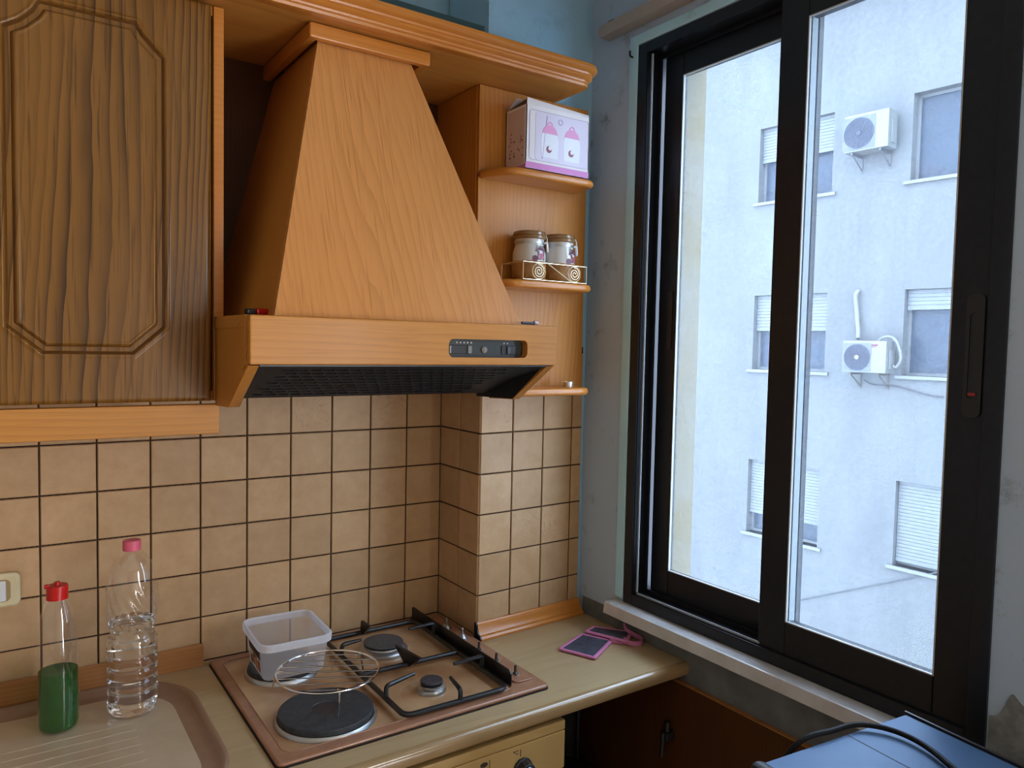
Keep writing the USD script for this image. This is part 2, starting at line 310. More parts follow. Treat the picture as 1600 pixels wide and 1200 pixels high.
fx = np.array([1, .05, 0])/math.hypot(1, .05); fn = np.array([.05, -1, 0])/math.hypot(1, .05)
for zi in ROWS:
    tile(wc, (.0045, 0, zi), (0, -1, 0), (-1, 0, 0), (0, 0, 1), .1, .1, 0)
    tile(wc, (.0045, -.1, zi), (0, -1, 0), (-1, 0, 0), (0, 0, 1), .096, .1, 0)
    for k, (a, w) in enumerate(((0, .0985), (.0985, .0985), (.197, .0985), (.2955, .036))):
        tile(wc, np.array([0, yd(0), zi])+fx*a-fn*.0045, fx, fn, (0, 0, 1), w, .1, (k, round(zi, 3)) in ((0, 1.385), (1, 1.085), (2, 1.085)))
# window wall with its opening
WY0, WY1, WZ0, WZ1 = -1.2, -.352, .958, 2.338
wr = struct('wall_right')
hole = sbox(WY0, WZ0, WY1, WZ1).union(sbox(-3.2, .02, -2.24, 2.14))  # second opening is added, out of view, for the area light
obj('plaster', yz(sbox(-3.4, 0, .12, ZC).difference(hole), XW, XW+.05), paint_greyed, wr)
obj('grimy_plaster', yz(sbox(-1.9, .0, -.19, .926), XW-.0012, XW-.0002), grime_shade, wr)
obj('outer_wall', yz(sbox(-4.5, -9.0, 1.5, 6).difference(sbox(WY0+.03, WZ0-.03, WY1-.045, WZ1)).difference(sbox(-3.2, .02, -2.24, 2.14)), XW+.088, XW+.19), yellow_stucco, wr)
tag(obj('wall_left', box(XR-.1, XR, -3.4, .1, 0, ZC), beige_wall), kind='structure')
wf = obj('wall_front', box(XR-.1, XW+.05, -3.5, -3.4, 0, ZC), beige_wall); tag(wf, kind='structure')
import shapely.affinity
flk = Polygon([(-1.240+.050*math.cos(a)*(1+.15*math.sin(3*a+1)+.07*math.sin(8*a)), .955+.105*math.sin(a)*(1+.10*math.sin(5*a)+.06*math.sin(9*a+2))) for a in np.linspace(0, 2*math.pi, 90, endpoint=False)])
obj('flaked_patch', yz(flk.intersection(sbox(-2, 0, -1.2025, 3)), XW-.0012, XW-.0002), mottled('flaked_plaster', (.12, .13, .135), (.34, .35, .35), 26, .95, detail=7, bump=.4), wr)
# pale painted strip round the window frame
tr = struct('trim_1')
obj('strip', box(XW-.008, XW, -.352, -.322, .965, 2.365, .006), paint_teal, tr)
obj('strip', box(XW-.007, XW, -1.2, -.322, 2.34, 2.366, .005), paint_teal, tr)
obj('hook', tube(bend([(XW-.001, -.335, 2.315), (XW-.018, -.335, 2.315), (XW-.018, -.335, 2.328)], .006), .0025, 8), black_m, tr)
# ================================================================== window
w1 = struct('window_1')
FX0, FX1 = XW-.006, XW+.086
def frame_ring(y0, y1, z0, z1, t, x0, x1, r=.003, tb=None, tt=None, tl=None, tr_=None):
    """four members: y1 side (left in the picture), y0 side, bottom, top"""
    a, b, c, d = tl or t, tr_ or t, tb or t, tt or t
    return cat_([box(x0, x1, y1-a, y1, z0, z1, r), box(x0, x1, y0, y0+b, z0, z1, r), box(x0, x1, y0+b, y1-a, z0, z0+c, r), box(x0, x1, y0+b, y1-a, z1-d, z1, r)])
obj('frame', frame_ring(WY0, WY1, WZ0, WZ1, .030, FX0, FX1, .002, tb=.028, tt=.026), alu, w1)
obj('frame_lip', frame_ring(WY0+.03, WY1-.03, WZ0+.028, WZ1-.026, .010, XW+.034, XW+.040, .001), alu, w1)
obj('frame_edge', cat_([box(XW+.0, XW+.004, WY1-.044, WY1-.040, WZ0+.035, WZ1-.03), box(XW+.0, XW+.004, -.76, WY1-.044, WZ0+.030, WZ0+.034)]), pale_strip_m, w1)
# outer sash (left in the picture) runs in the outer track
s1 = obj('sash', frame_ring(-.815, -.398, .985, 2.315, .066, XW+.043, XW+.060, .003, tb=.073, tt=.066, tl=.058, tr_=.075), alu, w1)
obj('glass_pane', box(XW+.0505, XW+.0535, -.745, -.452, 1.054, 2.253), glass_pane, s1)
obj('glazing_bead', frame_ring(-.742, -.4555, 1.056, 2.251, .0025, XW+.0432, XW+.0500, .0005), bead_lit, s1)
obj('pull', yz(rrect(-.446, -.430, 1.60, 1.74, .006), XW+.040, XW+.0428), black_pl, s1)
# inner sash (right)
s2 = obj('sash', frame_ring(-1.178, -.755, .985, 2.315, .066, XW+.002, XW+.030, .003, tb=.068, tt=.062, tl=.064), alu, w1)
obj('glass_pane', box(XW+.0085, XW+.0115, -1.115, -.816, 1.050, 2.256), glass_pane, s2)
obj('glazing_bead', frame_ring(-1.1125, -.8185, 1.0525, 2.2535, .0025, XW+.0022, XW+.0080, .0005), bead_lit, s2)
obj('interlock_strip', box(XW+.0122, XW+.0299, -.8212, -.8188, 1.052, 2.254), pale_strip_m, s2)  # jamb face behind the glass; its pale tone is painted outside light
pl = obj('pull', boolean(yz(rrect(-1.166, -1.138, 1.50, 1.70, .010), XW-.003, XW+.0015), yz(rrect(-1.160, -1.144, 1.53, 1.67, .007), XW-.01, XW-.0005)), black_pl, s2)
obj('latch', box(XW-.004, XW-.001, -1.158, -1.146, 1.535, 1.540), plain('red_mark', (.30, .02, .02), .5), s2)
sill_poly = Polygon([(.296, .930), (.299, .956), (.303, .958), (XW+.02, .958), (XW+.02, .928), (.298, .928)])
ws = obj('window_sill', xz(sill_poly, -1.30, -.325), marble, w1, smooth=30); tag(ws, 'worn pale marble window sill')
# ================================================================== worktop
sink_out = rrect(-1.50, -.640, -.545, -.018, .15, 10)
hob_cut = sbox(-.570, -.485, -.03, -.03)
wt_poly = Polygon([(-2.0, -.002), (-2.0, -.560), (XW-.002, -.560), (XW-.002, yd(XW)-.003), (-.008, yd(0)-.003), (-.008, -.002)])
cut = sink_out.buffer(-.006)
wt = xy(wt_poly.difference(cut).difference(hob_cut), .850, .880)
nose = Polygon([(-.5598, .8499), (-.5598, .8802), (-.565, .8798), (-.570, .8780), (-.5735, .8745), (-.575, .869), (-.575, .858), (-.573, .853), (-.569, .850)])
wk = thing('worktop', 'pale wood-grain kitchen worktop with rounded front edge', 'worktop')
obj('surface', wt, wood_counter, wk, smooth=30)
obj('front_edge', yz(nose, -2.0, XW-.002), wood_edge_shaded, wk, smooth=30)
# upstand strips
def strip_profile(): return Polygon([(0, 0), (0, .040), (-.004, .041), (-.008, .037), (-.012, .020), (-.017, .013), (-.023, .011), (-.026, .006), (-.025, 0)])
t2 = struct('trim_2'); obj('upstand_strip', yz(shapely.affinity.translate(Polygon([(0, 0), (0, .046), (-.007, .048), (-.012, .042), (-.013, 0)]), -.0025, .8805), -1.7, -.597), wood_strip, t2)
t3 = struct('trim_3'); pr = strip_profile()
obj('upstand_strip', place(extrude(Polygon([(-a, b) for a, b in pr.exterior.coords]), .335), np.array([-.004, yd(-.004), .8805])+fn*.0022, fn, (0, 0, 1), fx), wood_frame, t3)
obj('strip_end', place(extrude(Polygon([(-a, b) for a, b in pr.exterior.coords]).buffer(.001), .004), np.array([-.0085, yd(-.0085), .8815])+fn*.0022, fn, (0, 0, 1), fx), black_pl, t3)

# ================================================================== wall cabinet
cab = thing('wall_cabinet', 'oak wall cabinet with routed arched door, left of the hood', 'cabinet')
cx0 = -1.402
body = cat_([box(-.634, -.6155, -.262, -.003, 1.487, 2.207, .002), box(cx0, cx0+.018, -.262, -.003, 1.487, 2.207), box(cx0, -.634, -.262, -.003, 1.487, 1.505), box(cx0, -.634, -.262, -.003, 2.19, 2.207), box(cx0, -.634, -.014, -.004, 1.5, 2.19)])
obj('body', body, wood_v, cab)
obj('edge_trim', cat_([box(-.633, -.6145, -.2665, -.2625, 1.487, 2.207, .0018)]), wood_frame, cab)
# door: raised-panel relief as a fine height field
DX0, DX1, DZ0, DZ1, DY = -1.018, -.640, 1.488, 2.203, -.285
outer = Polygon([(-.953, 2.093), (-.905, 2.138), (-.753, 2.138), (-.706, 2.093), (-.706, 1.618), (-.757, 1.572), (-.906, 1.572), (-.953, 1.616)])
outer = Polygon([(-.955, 2.088), (-.932, 2.103), (-.914, 2.122), (-.905, 2.140), (-.762, 2.140), (-.752, 2.123), (-.735, 2.106), (-.7175, 2.090), (-.7175, 1.620), (-.769, 1.572), (-.904, 1.572), (-.955, 1.616)])
step = .0024
gx = np.arange(DX0, DX1+1e-9, (DX1-DX0)/round((DX1-DX0)/step)); gz = np.arange(DZ0, DZ1+1e-9, (DZ1-DZ0)/round((DZ1-DZ0)/step))
GX, GZ = np.meshgrid(gx, gz)
pt = shapely.points(GX.ravel(), GZ.ravel())
dist = shapely.distance(outer.exterior, pt); inside = shapely.contains(outer, pt)
s = np.where(inside, dist, -dist)
h = np.interp(s, [-.006, -.003, 0, .003, .007, .011, .0135, .0155, .018, .021, .030], [0, .0016, .0006, -.0045, -.0098, -.0094, -.0058, -.0006, .0012, .0002, 0])
ed = np.minimum.reduce([GX.ravel()-DX0, DX1-GX.ravel(), GZ.ravel()-DZ0, DZ1-GZ.ravel()])
h -= np.interp(ed, [0, .0015, .004, .008], [.0075, .004, .001, 0])
V = np.stack([GX.ravel(), DY - h, GZ.ravel()], 1); nx, nz = len(gx), len(gz)
idx = np.arange(nx*nz).reshape(nz, nx); a, b, c, d = idx[:-1, :-1].ravel(), idx[:-1, 1:].ravel(), idx[1:, 1:].ravel(), idx[1:, :-1].ravel()
F = np.concatenate([np.stack([a, b, c], 1), np.stack([a, c, d], 1)])
in_groove = (s > -.0005) & (s < .0155)
fg = in_groove[F].all(1)
front = trimesh.Trimesh(V, F[~fg], process=False); groove = trimesh.Trimesh(V, F[fg], process=False); groove.remove_unreferenced_vertices(); front.remove_unreferenced_vertices()
door = obj('door', cat_([front, box(DX0, DX1, DY+.0072, DY+.019, DZ0, DZ1)]), wood_door, cab, smooth=30)
obj('routed_moulding', groove, wood_groove, door, smooth=True)
obj('pelmet', box(cx0, -.624, -.277, -.259, 1.426, 1.4815, .003), wood_x, cab)
# another door to the left, outside the picture's edge
d2 = [t_.copy() for t_ in (front, groove)]
for t_ in d2: t_.apply_translation((-.381, 0, 0))
door2 = obj('door', cat_([d2[0], box(DX0-.381, DX1-.381, DY+.0072, DY+.019, DZ0, DZ1)]), wood_door, cab, smooth=30)
obj('routed_moulding', d2[1], wood_groove, door2, smooth=True)

# ================================================================== cornice and top board
co = thing('cornice', 'oak cornice moulding with top board over hood and shelves', 'cornice')
prof = [(-.018, 2.2095), (.0, 2.2075), (.005, 2.2085), (.0075, 2.213), (.0055, 2.2175), (.007, 2.221), (.0135, 2.2235), (.0175, 2.228), (.0155, 2.2325), (.0170, 2.236), (.0245, 2.239), (.029, 2.245), (.028, 2.252), (.022, 2.2555), (-.018, 2.2555)]
YF, XE = -.345, .188
path = [(-1.405, YF)] + [(XE-.022+.022*math.sin(t), YF+.022-.022*math.cos(t)) for t in np.linspace(0, math.pi/2, 8)] + [(XE, yd(XE)-.004)]
rings = []
for i, p in enumerate(path):
    p = np.array(p); q = np.array(path[min(i+1, len(path)-1)]) - np.array(path[max(i-1, 0)]); q /= np.linalg.norm(q)
    if i == 0: q = np.array([1., 0])
    if i == len(path)-1: q = np.array([0., 1.])
    nn = np.array([q[1], -q[0]])
    rings.append([(p[0]+nn[0]*o, p[1]+nn[1]*o, z) for o, z in prof])
obj('moulding', loft(rings), wood_frame, co, smooth=40)
top_poly = Polygon([(-1.405, -.004), (-1.405, YF+.012), (XE-.015, YF+.012), (XE-.015, yd(XE)-.004), (-.004, yd(0)-.004), (-.004, -.004)])
obj('top_board', xy(top_poly, 2.2095, 2.2255), wood_x, co)
db = obj('board', box(-.75, -.026, -.225, -.207, 2.2258, 2.336, .002), plain('dark_teal_board_paint', (.03, .075, .085), .6))
tag(db, 'dark teal board standing on top of cabinets behind cornice', 'board')

# ================================================================== range hood
hd = thing('range_hood', 'oak-clad chimney range hood with black perforated underside', 'range hood')
HX0, HX1 = -.630, -.005
fb = box(HX0, HX1, -.497, -.478, 1.5615, 1.643, .004)
slot = xz(rrect(-.262, -.080, 1.5765, 1.6115, .010), -.52, -.45)
obj('front_board', boolean(fb, slot), wood_x, hd, smooth=30)
side = Polygon([(-.268, 1.643), (-.4775, 1.643), (-.4775, 1.5615), (-.488, 1.5600), (-.364, 1.482), (-.268, 1.478)])
for x0 in (HX0, HX1-.018):
    sb = obj('side_board', yz(side, x0, x0+.018), wood_v, hd)
obj('side_frame', cat_([yz(sbox(-.4775, 1.622, -.268, 1.643), HX0-.002, HX0), yz(Polygon([(-.4775, 1.622), (-.4775, 1.5615), (-.462, 1.552), (-.462, 1.622)]), HX0-.002, HX0)]), wood_x, hd)
obj('top_panel', box(HX0+.018, HX1-.018, -.478, -.235, 1.628, 1.643), wood_x, hd)
# perforated sloping grille
gl = [(-.486, 1.5610), (-.250, 1.4905)]
gd = np.array([gl[1][0]-gl[0][0], gl[1][1]-gl[0][1]]); L = float(np.linalg.norm(gd)); gd /= L; gn = np.array([-gd[1], gd[0]])
if gn[1] > 0: gn = -gn
plate = sbox(HX0+.0185, 0, HX1-.0185, L); holes = []
for j in range(9):
    v = .026 + j*.0235
    for i in range(20):
        x = -.565 + i*.0245 + (.0122 if j % 2 else 0)
        if x + .021 < -.085: holes.append(rrect(x, x+.0205, v, v+.0120, .004, 3))
plate = plate.difference(unary_union(holes))
obj('grille', place(extrude(plate, .0015), (0, gl[0][0], gl[0][1]), (1, 0, 0), (0, gd[0], gd[1]), (0, gn[0], gn[1])), black_soft, hd, smooth=False)
obj('filter_mat', place(box(HX0+.02, HX1-.02, .003, L, -.012, -.010), (0, gl[0][0], gl[0][1]), (1, 0, 0), (0, gd[0], gd[1]), (0, gn[0], gn[1])), mottled('shade_black_filter', (.0, .0, .0), (.05, .045, .04), 14, .6, detail=5, spec=.1), hd)  # filter blackened: the shade behind the grille holes is in its colour
obj('inner_lining', cat_([yz(Polygon([(-.470, 1.556), (-.364, 1.4835), (-.25, 1.4795), (-.25, 1.560)]), HX0+.0181, HX0+.0195), yz(Polygon([(-.470, 1.556), (-.364, 1.4835), (-.214, 1.479), (-.214, 1.560)]), HX1-.0195, HX1-.0181), box(HX0+.018, HX1-.018, -.251, -.243, 1.4895, 1.62)]), black_soft, hd, smooth=False)
obj('lip', box(HX0+.018, HX1-.018, -.4905, -.479, 1.5585, 1.562), black_pl, hd)
cp = obj('control_panel', box(-.268, -.074, -.479, -.4745, 1.571, 1.617), plain('control_black', (.030, .033, .030), .35), hd)
obj('switch_track', cat_([box(-.252, -.205, -.481, -.479, 1.583, 1.600, .001), box(-.132, -.098, -.481, -.479, 1.583, 1.600, .001)]), black_pl, cp)
obj('slider', box(-.212, -.203, -.484, -.479, 1.584, 1.599, .001), plain('slider_grey', (.20, .21, .20), .4), cp)
obj('slider', box(-.120, -.112, -.484, -.479, 1.584, 1.599, .001), plain('slider_grey2', (.05, .05, .05), .4), cp)
obj('slider', box(-.253, -.249, -.484, -.479, 1.584, 1.599, .001), plain('slider_pale', (.30, .31, .30), .4), cp)
obj('indicator', place(lathe([(0, 0), (.0065, 0), (.0065, .003), (.003, .005), (0, .0055)], 16), (-.173, -.479, 1.5915), (1, 0, 0), (0, 0, 1), (0, -1, 0)), plain('lens_grey', (.25, .25, .25), .2), cp)
pw_ = plain('print_white', (.62, .62, .6), .6)
for x in (-.236, -.228, -.220, -.212, -.204, -.127, -.119): obj('printed_mark', box(x, x+.003, -.4795, -.479, 1.6035, 1.6065), pw_, cp)
# chimney
Bz, Tz = 1.6435, 2.182
bx0, bx1, tx0, tx1, by, ty = -.584, -.084, -.446, -.246, -.477, -.290
def plank(quad, t):
    q = np.array(quad, float); n = np.cross(q[1]-q[0], q[3]-q[0]); n /= np.linalg.norm(n)
    return hullpts(np.concatenate([q, q-n*t]))
obj('chimney_front', plank([(bx0, by, Bz), (bx1, by, Bz), (tx1, ty, Tz), (tx0, ty, Tz)], .017), wood_hood, hd, smooth=False)
obj('chimney_side', hullpts([(bx0+.0015, by+.018, Bz), (bx0+.0015, -.004, Bz), (tx0+.0015, -.004, Tz), (tx0+.0015, ty+.018, Tz), (bx0+.016, by+.018, Bz), (bx0+.016, -.004, Bz), (tx0+.016, -.004, Tz), (tx0+.016, ty+.018, Tz)]), wood_v, hd, smooth=False)
obj('chimney_side', hullpts([(bx1-.0015, by+.018, Bz), (bx1-.0015, -.235, Bz), (tx1-.0015, -.004, Tz), (tx1-.0015, ty+.018, Tz), (bx1-.016, by+.018, Bz), (bx1-.016, -.235, Bz), (tx1-.016, -.004, Tz), (tx1-.016, ty+.018, Tz), (-.20, -.004, 1.95), (-.19, -.004, 1.95)]), wood_v, hd, smooth=False)
obj('collar', cat_([box(-.470, -.211, -.312, -.293, 2.178, 2.2075, .005), box(-.470, -.452, -.296, -.004, 2.178, 2.2075, .004), box(-.229, -.211, -.296, -.004, 2.178, 2.2075, .004)]), wood_frame, hd)

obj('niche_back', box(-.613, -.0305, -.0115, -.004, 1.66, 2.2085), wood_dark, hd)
# ================================================================== corner shelves
sh = thing('corner_shelf_unit', 'oak open shelf unit with three rounded shelves beside the window', 'shelf')
obj('back_panel', box(-.028, .300, -.211, -.2005, 1.4975, 2.2085, .001), wood_v, sh)
obj('side_panel', box(-.0295, -.008, -.2003, -.004, 1.4975, 2.2085, .001), wood_v, sh)
shp = Polygon([(-.030, -.2115), (-.030, -.222), (-.026, -.236), (-.016, -.258), (-.004, -.282), (.006, -.295), (.020, -.303), (.040, -.306), (.225, -.306), (.240, -.304), (.251, -.297), (.257, -.285), (.259, -.268), (.268, -.2115)])
for zt in (2.0095, 1.7545, 1.5005):
    obj('shelf', rslab(shp if zt > 1.6 else shp.intersection(sbox(-.002, -1, 1, 1)).simplify(.0002), zt-.019, zt, .008), wood_frame, sh, smooth=40)
ZS = (2.0095, 1.7545, 1.5005)

# carton on the top shelf
ct = thing('carton', 'white and pink cardboard carton with open torn top on upper corner shelf', 'box', (.138, -.258, ZS[0]+.0005))
cw, cd, chh = .0935, .0415, .146
card = plain('white_card', (.80, .76, .76), .6); cardi = plain('inner_card', (.10, .06, .04), .9); pinkc = plain('carton_pink', (.62, .22, .50), .55); lilac = plain('lilac_print', (.72, .66, .78), .55); pinkp = plain('print_pink', (.78, .34, .58), .55); plum = plain('print_plum', (.33, .12, .16), .6); side_p = plain('side_print', (.66, .50, .47), .6)
t_ = .0015
obj('body', cat_([box(-cw, cw, -cd, -cd+t_, 0, chh), box(-cw, cw, cd-t_, cd, 0, chh), box(-cw, -cw+t_, -cd, cd, 0, chh), box(cw-t_, cw, -cd, cd, 0, chh), box(-cw, cw, -cd, cd, 0, t_)]), card, ct, smooth=False)
e = .0006
obj('band', cat_([box(-cw-e, cw+e, -cd-e, -cd, .002, .016), box(-cw-e, -cw, -cd, cd, .002, .010)]), pinkc, ct, smooth=False)
obj('flap', hullpts([(-cw, cd-.002, chh), (cw, cd-.002, chh), (cw, cd-.003, chh), (-cw, cd-.003, chh), (-cw, .0, chh+.022), (cw, .0, chh+.012), (cw, .001, chh+.011), (-cw, .001, chh+.021)]), card, ct, smooth=False)
obj('flap', hullpts([(-cw, -cd, chh), (cw, -cd, chh), (-cw, -cd+.001, chh), (cw, -cd+.001, chh), (cw, -cd+.004, chh+.008), (-cw+.004, -cd+.003, chh+.016), (cw, -cd+.005, chh+.008), (-cw+.004, -cd+.004, chh+.016)]), card, ct, smooth=False)
obj('flap', hullpts([(-cw, -cd, chh), (-cw, cd, chh), (-cw+.001, -cd, chh), (-cw+.001, cd, chh), (-cw+.010, -cd+.006, chh+.018), (-cw+.012, -cd+.006, chh+.018)]), cardi, ct, smooth=False)
obj('printed_panel', xz(rrect(-.068, .088, .024, .134, .008), -cd-.0005, -cd), lilac, ct, smooth=False)
def fr(poly, w=.0012): return poly.difference(poly.buffer(-w))
jars2 = []
for k, x in enumerate((-.026, .040)):
    jars2.append(Polygon([(x-.024, .032), (x+.024, .032), (x+.026, .075), (x+.022, .088), (x-.022, .088), (x-.026, .075)]))
obj('printed_jar', xz(unary_union(jars2), -cd-.0009, -cd-.0005), plain('jar_print', (.80, .80, .86), .5), ct, smooth=False)
for x in (-.026, .040):
    pk = obj('printed_lid', xz(unary_union([Polygon([(x-.023, .088), (x+.023, .088), (x+.018, .100), (x+.008, .108), (x-.008, .108), (x-.018, .100)]), fr(Point(x, .108).buffer(.008), .003)]), -cd-.0011, -cd-.0005), pinkp, ct, smooth=False)
    obj('printed_motif', xz(Point(x-.002, .052).buffer(.008).difference(Point(x+.001, .055).buffer(.005)), -cd-.0012, -cd-.0005), plum, ct, smooth=False)
obj('printed_border', xz(unary_union([fr(rrect(-.085, .092, .022, .136, .008), .0008), fr(Polygon([(-.048, .028), (-.036, .128), (-.034, .128), (-.046, .028)]), .0006), fr(Point(.005, .120).buffer(.007), .002)]), -cd-.0010, -cd-.0003), plain('print_violet', (.48, .36, .62), .6), ct, smooth=False)
obj('side_print', yz(sbox(-cd+.006, .012, cd-.006, chh-.006), -cw-.0005, -cw), side_p, ct, smooth=False)
obj('side_marks', yz(unary_union([Point(RNG.uniform(-.03, .03), RNG.uniform(.03, .09)).buffer(.0022) for _ in range(22)]), -cw-.0009, -cw-.0004), plum, ct, smooth=False)

# tea light on the lowest shelf
tl = thing('tea_light', 'small white tea light in metal cup on lowest corner shelf', 'candle', (.215, -.262, ZS[2]+.0003))
obj('cup', lathe([(0, 0), (.0125, 0), (.013, .0125), (.0122, .0125), (.0118, .003), (0, .003)], 28), plain('cup_foil', (.75, .75, .76), .3, .8), tl)
obj('wax', lathe([(0, .0032), (.0117, .0032), (.0117, .011), (0, .0112)], 24), plain('wax', (.8, .76, .72), .5), tl)

# storage jars and their wire stand
jar_white = plain('jar_glaze', (.62, .58, .53), .2, coat=.4); wick = mottled('woven_brown_glaze', (.30, .13, .035), (.42, .21, .07), 60, .3, bump=.5, bscale=160); jar_lid = mottled('brown_jar_lid', (.20, .10, .035), (.30, .16, .06), 25, .22, coat=.5)
gold = plain('gilt_wire', (.85, .72, .45), .3, .6); plum2 = plain('motif_plum', (.16, .06, .09), .5); motif_r = plain('motif_red', (.42, .10, .14), .5); inkm = plain('jar_ink', (.06, .05, .05), .6)
def on_jar(poly, R, z0, rot, r_out=.0006):
    """wraps a flat motif (x along the girth, y up) round a cylinder of radius R"""
    m = extrude(shapely.segmentize(poly, .003), .0006); v = np.asarray(m.vertices); a = v[:, 0]/R + rot; rr = R(0) if callable(R) else R
    return trimesh.Trimesh(np.stack([(rr+r_out+v[:, 2]-.0004)*np.cos(a), (rr+r_out+v[:, 2]-.0004)*np.sin(a), z0+v[:, 1]], 1), m.faces, process=False)
def make_jar(loc, rot, label):
    t = thing('storage_jar', label, 'jar', loc, rot, )
    obj('body', lathe([(.0395, .045), (.0400, .055), (.0395, .066), (.036, .078), (.0345, .084), (.0350, .090), (.0355, .098), (.0, .098)], 48), jar_white, t)
    def weave(a, z, r): return r + .0007*np.sin(a*22 + (math.pi if int(z*300) % 2 else 0))
    obj('basket_base', lathe([(0, 0), (.036, 0), (.039, .004)] + [(.0402+.0010*math.sin(k/12*math.pi), .004+k*.0035) for k in range(1, 12)] + [(.040, .0455), (.0392, .046)], 88, mod=weave), wick, t)
    ld = obj('lid', lathe([(.0, .0975), (.0375, .0975), (.0395, .100), (.0395, .104), (.0375, .106), (.0395, .108), (.0395, .112), (.037, .116), (.028, .118), (0, .1185)], 48), jar_lid, t)
    obj('clamp_band', lathe([(.0350, .0865), (.0364, .0865), (.0366, .0925), (.0352, .0925)], 48), plain('clamp_steel', (.30, .31, .33), .25, .9), t) if False else obj('clamp_band', lathe([(.0350, .0865), (.0364, .0865), (.0366, .0925), (.0352, .0925)], 48), steel_d, t)
    cl = obj('clamp_lever', tube(bend([(.0365, -.006, .090), (.043, -.006, .092), (.0445, -.006, .070), (.0445, .006, .070), (.043, .006, .092), (.0365, .006, .090)], .004), .0019, 8), white_pl, t)
    obj('clamp_wire', tube(bend([(.038, -.004, .110), (.0435, -.004, .100), (.043, 0, .092)], .004), .001, 6), white_pl, cl)
    f = -.62
    obj('motif', on_jar(unary_union([sbox(-.011, .0, .011, .019), Polygon([(-.017, .019), (.016, .019), (.010, .027), (-.012, .028)]), Point(-.018, .003).buffer(.007)]), .0398, .048, f), plum2, t)
    obj('motif', on_jar(unary_union([sbox(-.006, .002, .005, .015)]), .0402, .048, f), motif_r, t)
    x = -.014; tx = meshkit.text_mesh('Paper', .0065, .0005); v = np.asarray(tx.vertices); v[:, 0] -= v[:, 0].mean(); aa = v[:, 0]/.036 + f
    obj('lettering', trimesh.Trimesh(np.stack([(.0378+v[:, 2])*np.cos(aa), (.0378+v[:, 2])*np.sin(aa), .076+v[:, 1]], 1), tx.faces, process=False), inkm, t)
    return t
JR = -.75
make_jar((.090, -.2572, ZS[1]+.0013), JR, 'white and brown clamp jar at the left end of the wire stand, nearer the hood')
make_jar((.180, -.2572, ZS[1]+.0013), JR+.25, 'white and brown clamp jar at the right end of the wire stand, nearer the window')
wsn = thing('wire_jar_stand', 'low gilt wire stand with scroll roundels holding two jars', 'stand')
zb, zt, yf, yk = ZS[1]+.0016, ZS[1]+.042, -.3020, -.2127
X0, X1 = .042, .232
bx = lambda pts, r=.003: tube(bend(pts, r), .0012, 8)
obj('frame', cat_([tube([(X0, yf, zb), (X1, yf, zb), (X1, yk, zb), (X0, yk, zb)], .0012, 8, closed=True), tube([(X0, yf, zt), (X1, yf, zt), (X1, yk, zt), (X0, yk, zt)], .0012, 8, closed=True)] + [tube([(x, y, zb), (x, y, zt)], .0012, 8) for x in (X0, X1) for y in (yf, yk)]), gold, wsn)
obj('brace', tube([(X0+.070, yf, zt), (X1-.045, yf, zb)], .0011, 8), gold, wsn)
for xc in (X0+.045, X1-.038):
    ring = [(xc+.0185*math.cos(a), yf-.0005, (zb+zt)/2+.0185*math.sin(a)) for a in np.linspace(0, 2*math.pi, 24, endpoint=False)]
    rd = obj('roundel', tube(ring, .0011, 8, closed=True), gold, wsn)
    sp = [(xc+(.0025+.0135*k/26)*math.cos(k*.55), yf-.001, (zb+zt)/2+(.0025+.0135*k/26)*math.sin(k*.55)) for k in range(27)]
    obj('scroll', tube(sp, .0010, 6), gold, rd)
for x in (X0+.004, X1-.004): obj('base_wire', tube([(x, yf, zb), (x, yk, zb)], .0007, 6), gold, wsn)

# small things on the hood's ledge
lt = thing('lighter', 'red and black pocket lighter on left end of hood ledge', 'lighter', (-.598, -.430, Bz+.0002), .35)
obj('body', box(-.006, .040, -.007, .007, 0, .012, .004), plain('red_plastic', (.45, .01, .01), .3), lt)
obj('cap', box(-.024, -.007, -.006, .006, 0, .011, .003), black_pl, lt)
cl = thing('screwdriver', 'thin dark metal rod with pale tip on right end of hood ledge', 'tool', (-.066, -.485, Bz+.0003), .05)
obj('rod', tube([(-.022, 0, .0035), (.010, 0, .0035)], .003, 10), plain('dark_metal', (.05, .05, .06), .4, .6), cl)
obj('tip', tube([(.0101, 0, .0045), (.020, 0, .0045)], .0045, 12), plain('pale_pink_tip', (.65, .5, .52), .4), cl)

# ================================================================== sink
sk = thing('sink', 'brown enamelled inset sink with grooved draining floor', 'sink')
O = sink_out
def ringpts(poly, z, n=160):
    L_ = poly.exterior.length; c = [poly.exterior.interpolate(k/n*L_) for k in range(n)]
    return np.array([(p.x, p.y, z) for p in c])
def ringoff(d, z):
    p = O.buffer(-d, quad_segs=12) if d else O
    # parametrise by angle-preserving projection from the outer ring
    base = ringpts(O, 0); q = [p.exterior.interpolate(p.exterior.project(Point(x, y))) for x, y, _ in base]
    return np.array([(a.x, a.y, z) for a in q])
obj('rim', loft([ringoff(d, z) for d, z in ((.004, .8802), (0, .8808), (.001, .8830), (.004, .8842), (.008, .8838), (.012, .8815), (.015, .8785))], False, False), sink_rim, sk, smooth=True)
obj('wall', loft([ringoff(d, z) for d, z in ((.015, .8785), (.021, .8745), (.028, .8725), (.036, .8718), (.044, .8715))], False, False), sink_rim, sk, smooth=True)
fl = xy(O.buffer(-.043, quad_segs=12), .8690, .8715)
obj('floor', fl, sink_m, sk, smooth=False)
gro = [tube([(-1.40, y, .8706), (-.76-.0*abs(y), y+.0, .8706)], .0016, 6) for y in np.arange(-.46, -.17, .030)]
obj('drainer_rib', cat_(gro), sink_m, sk)

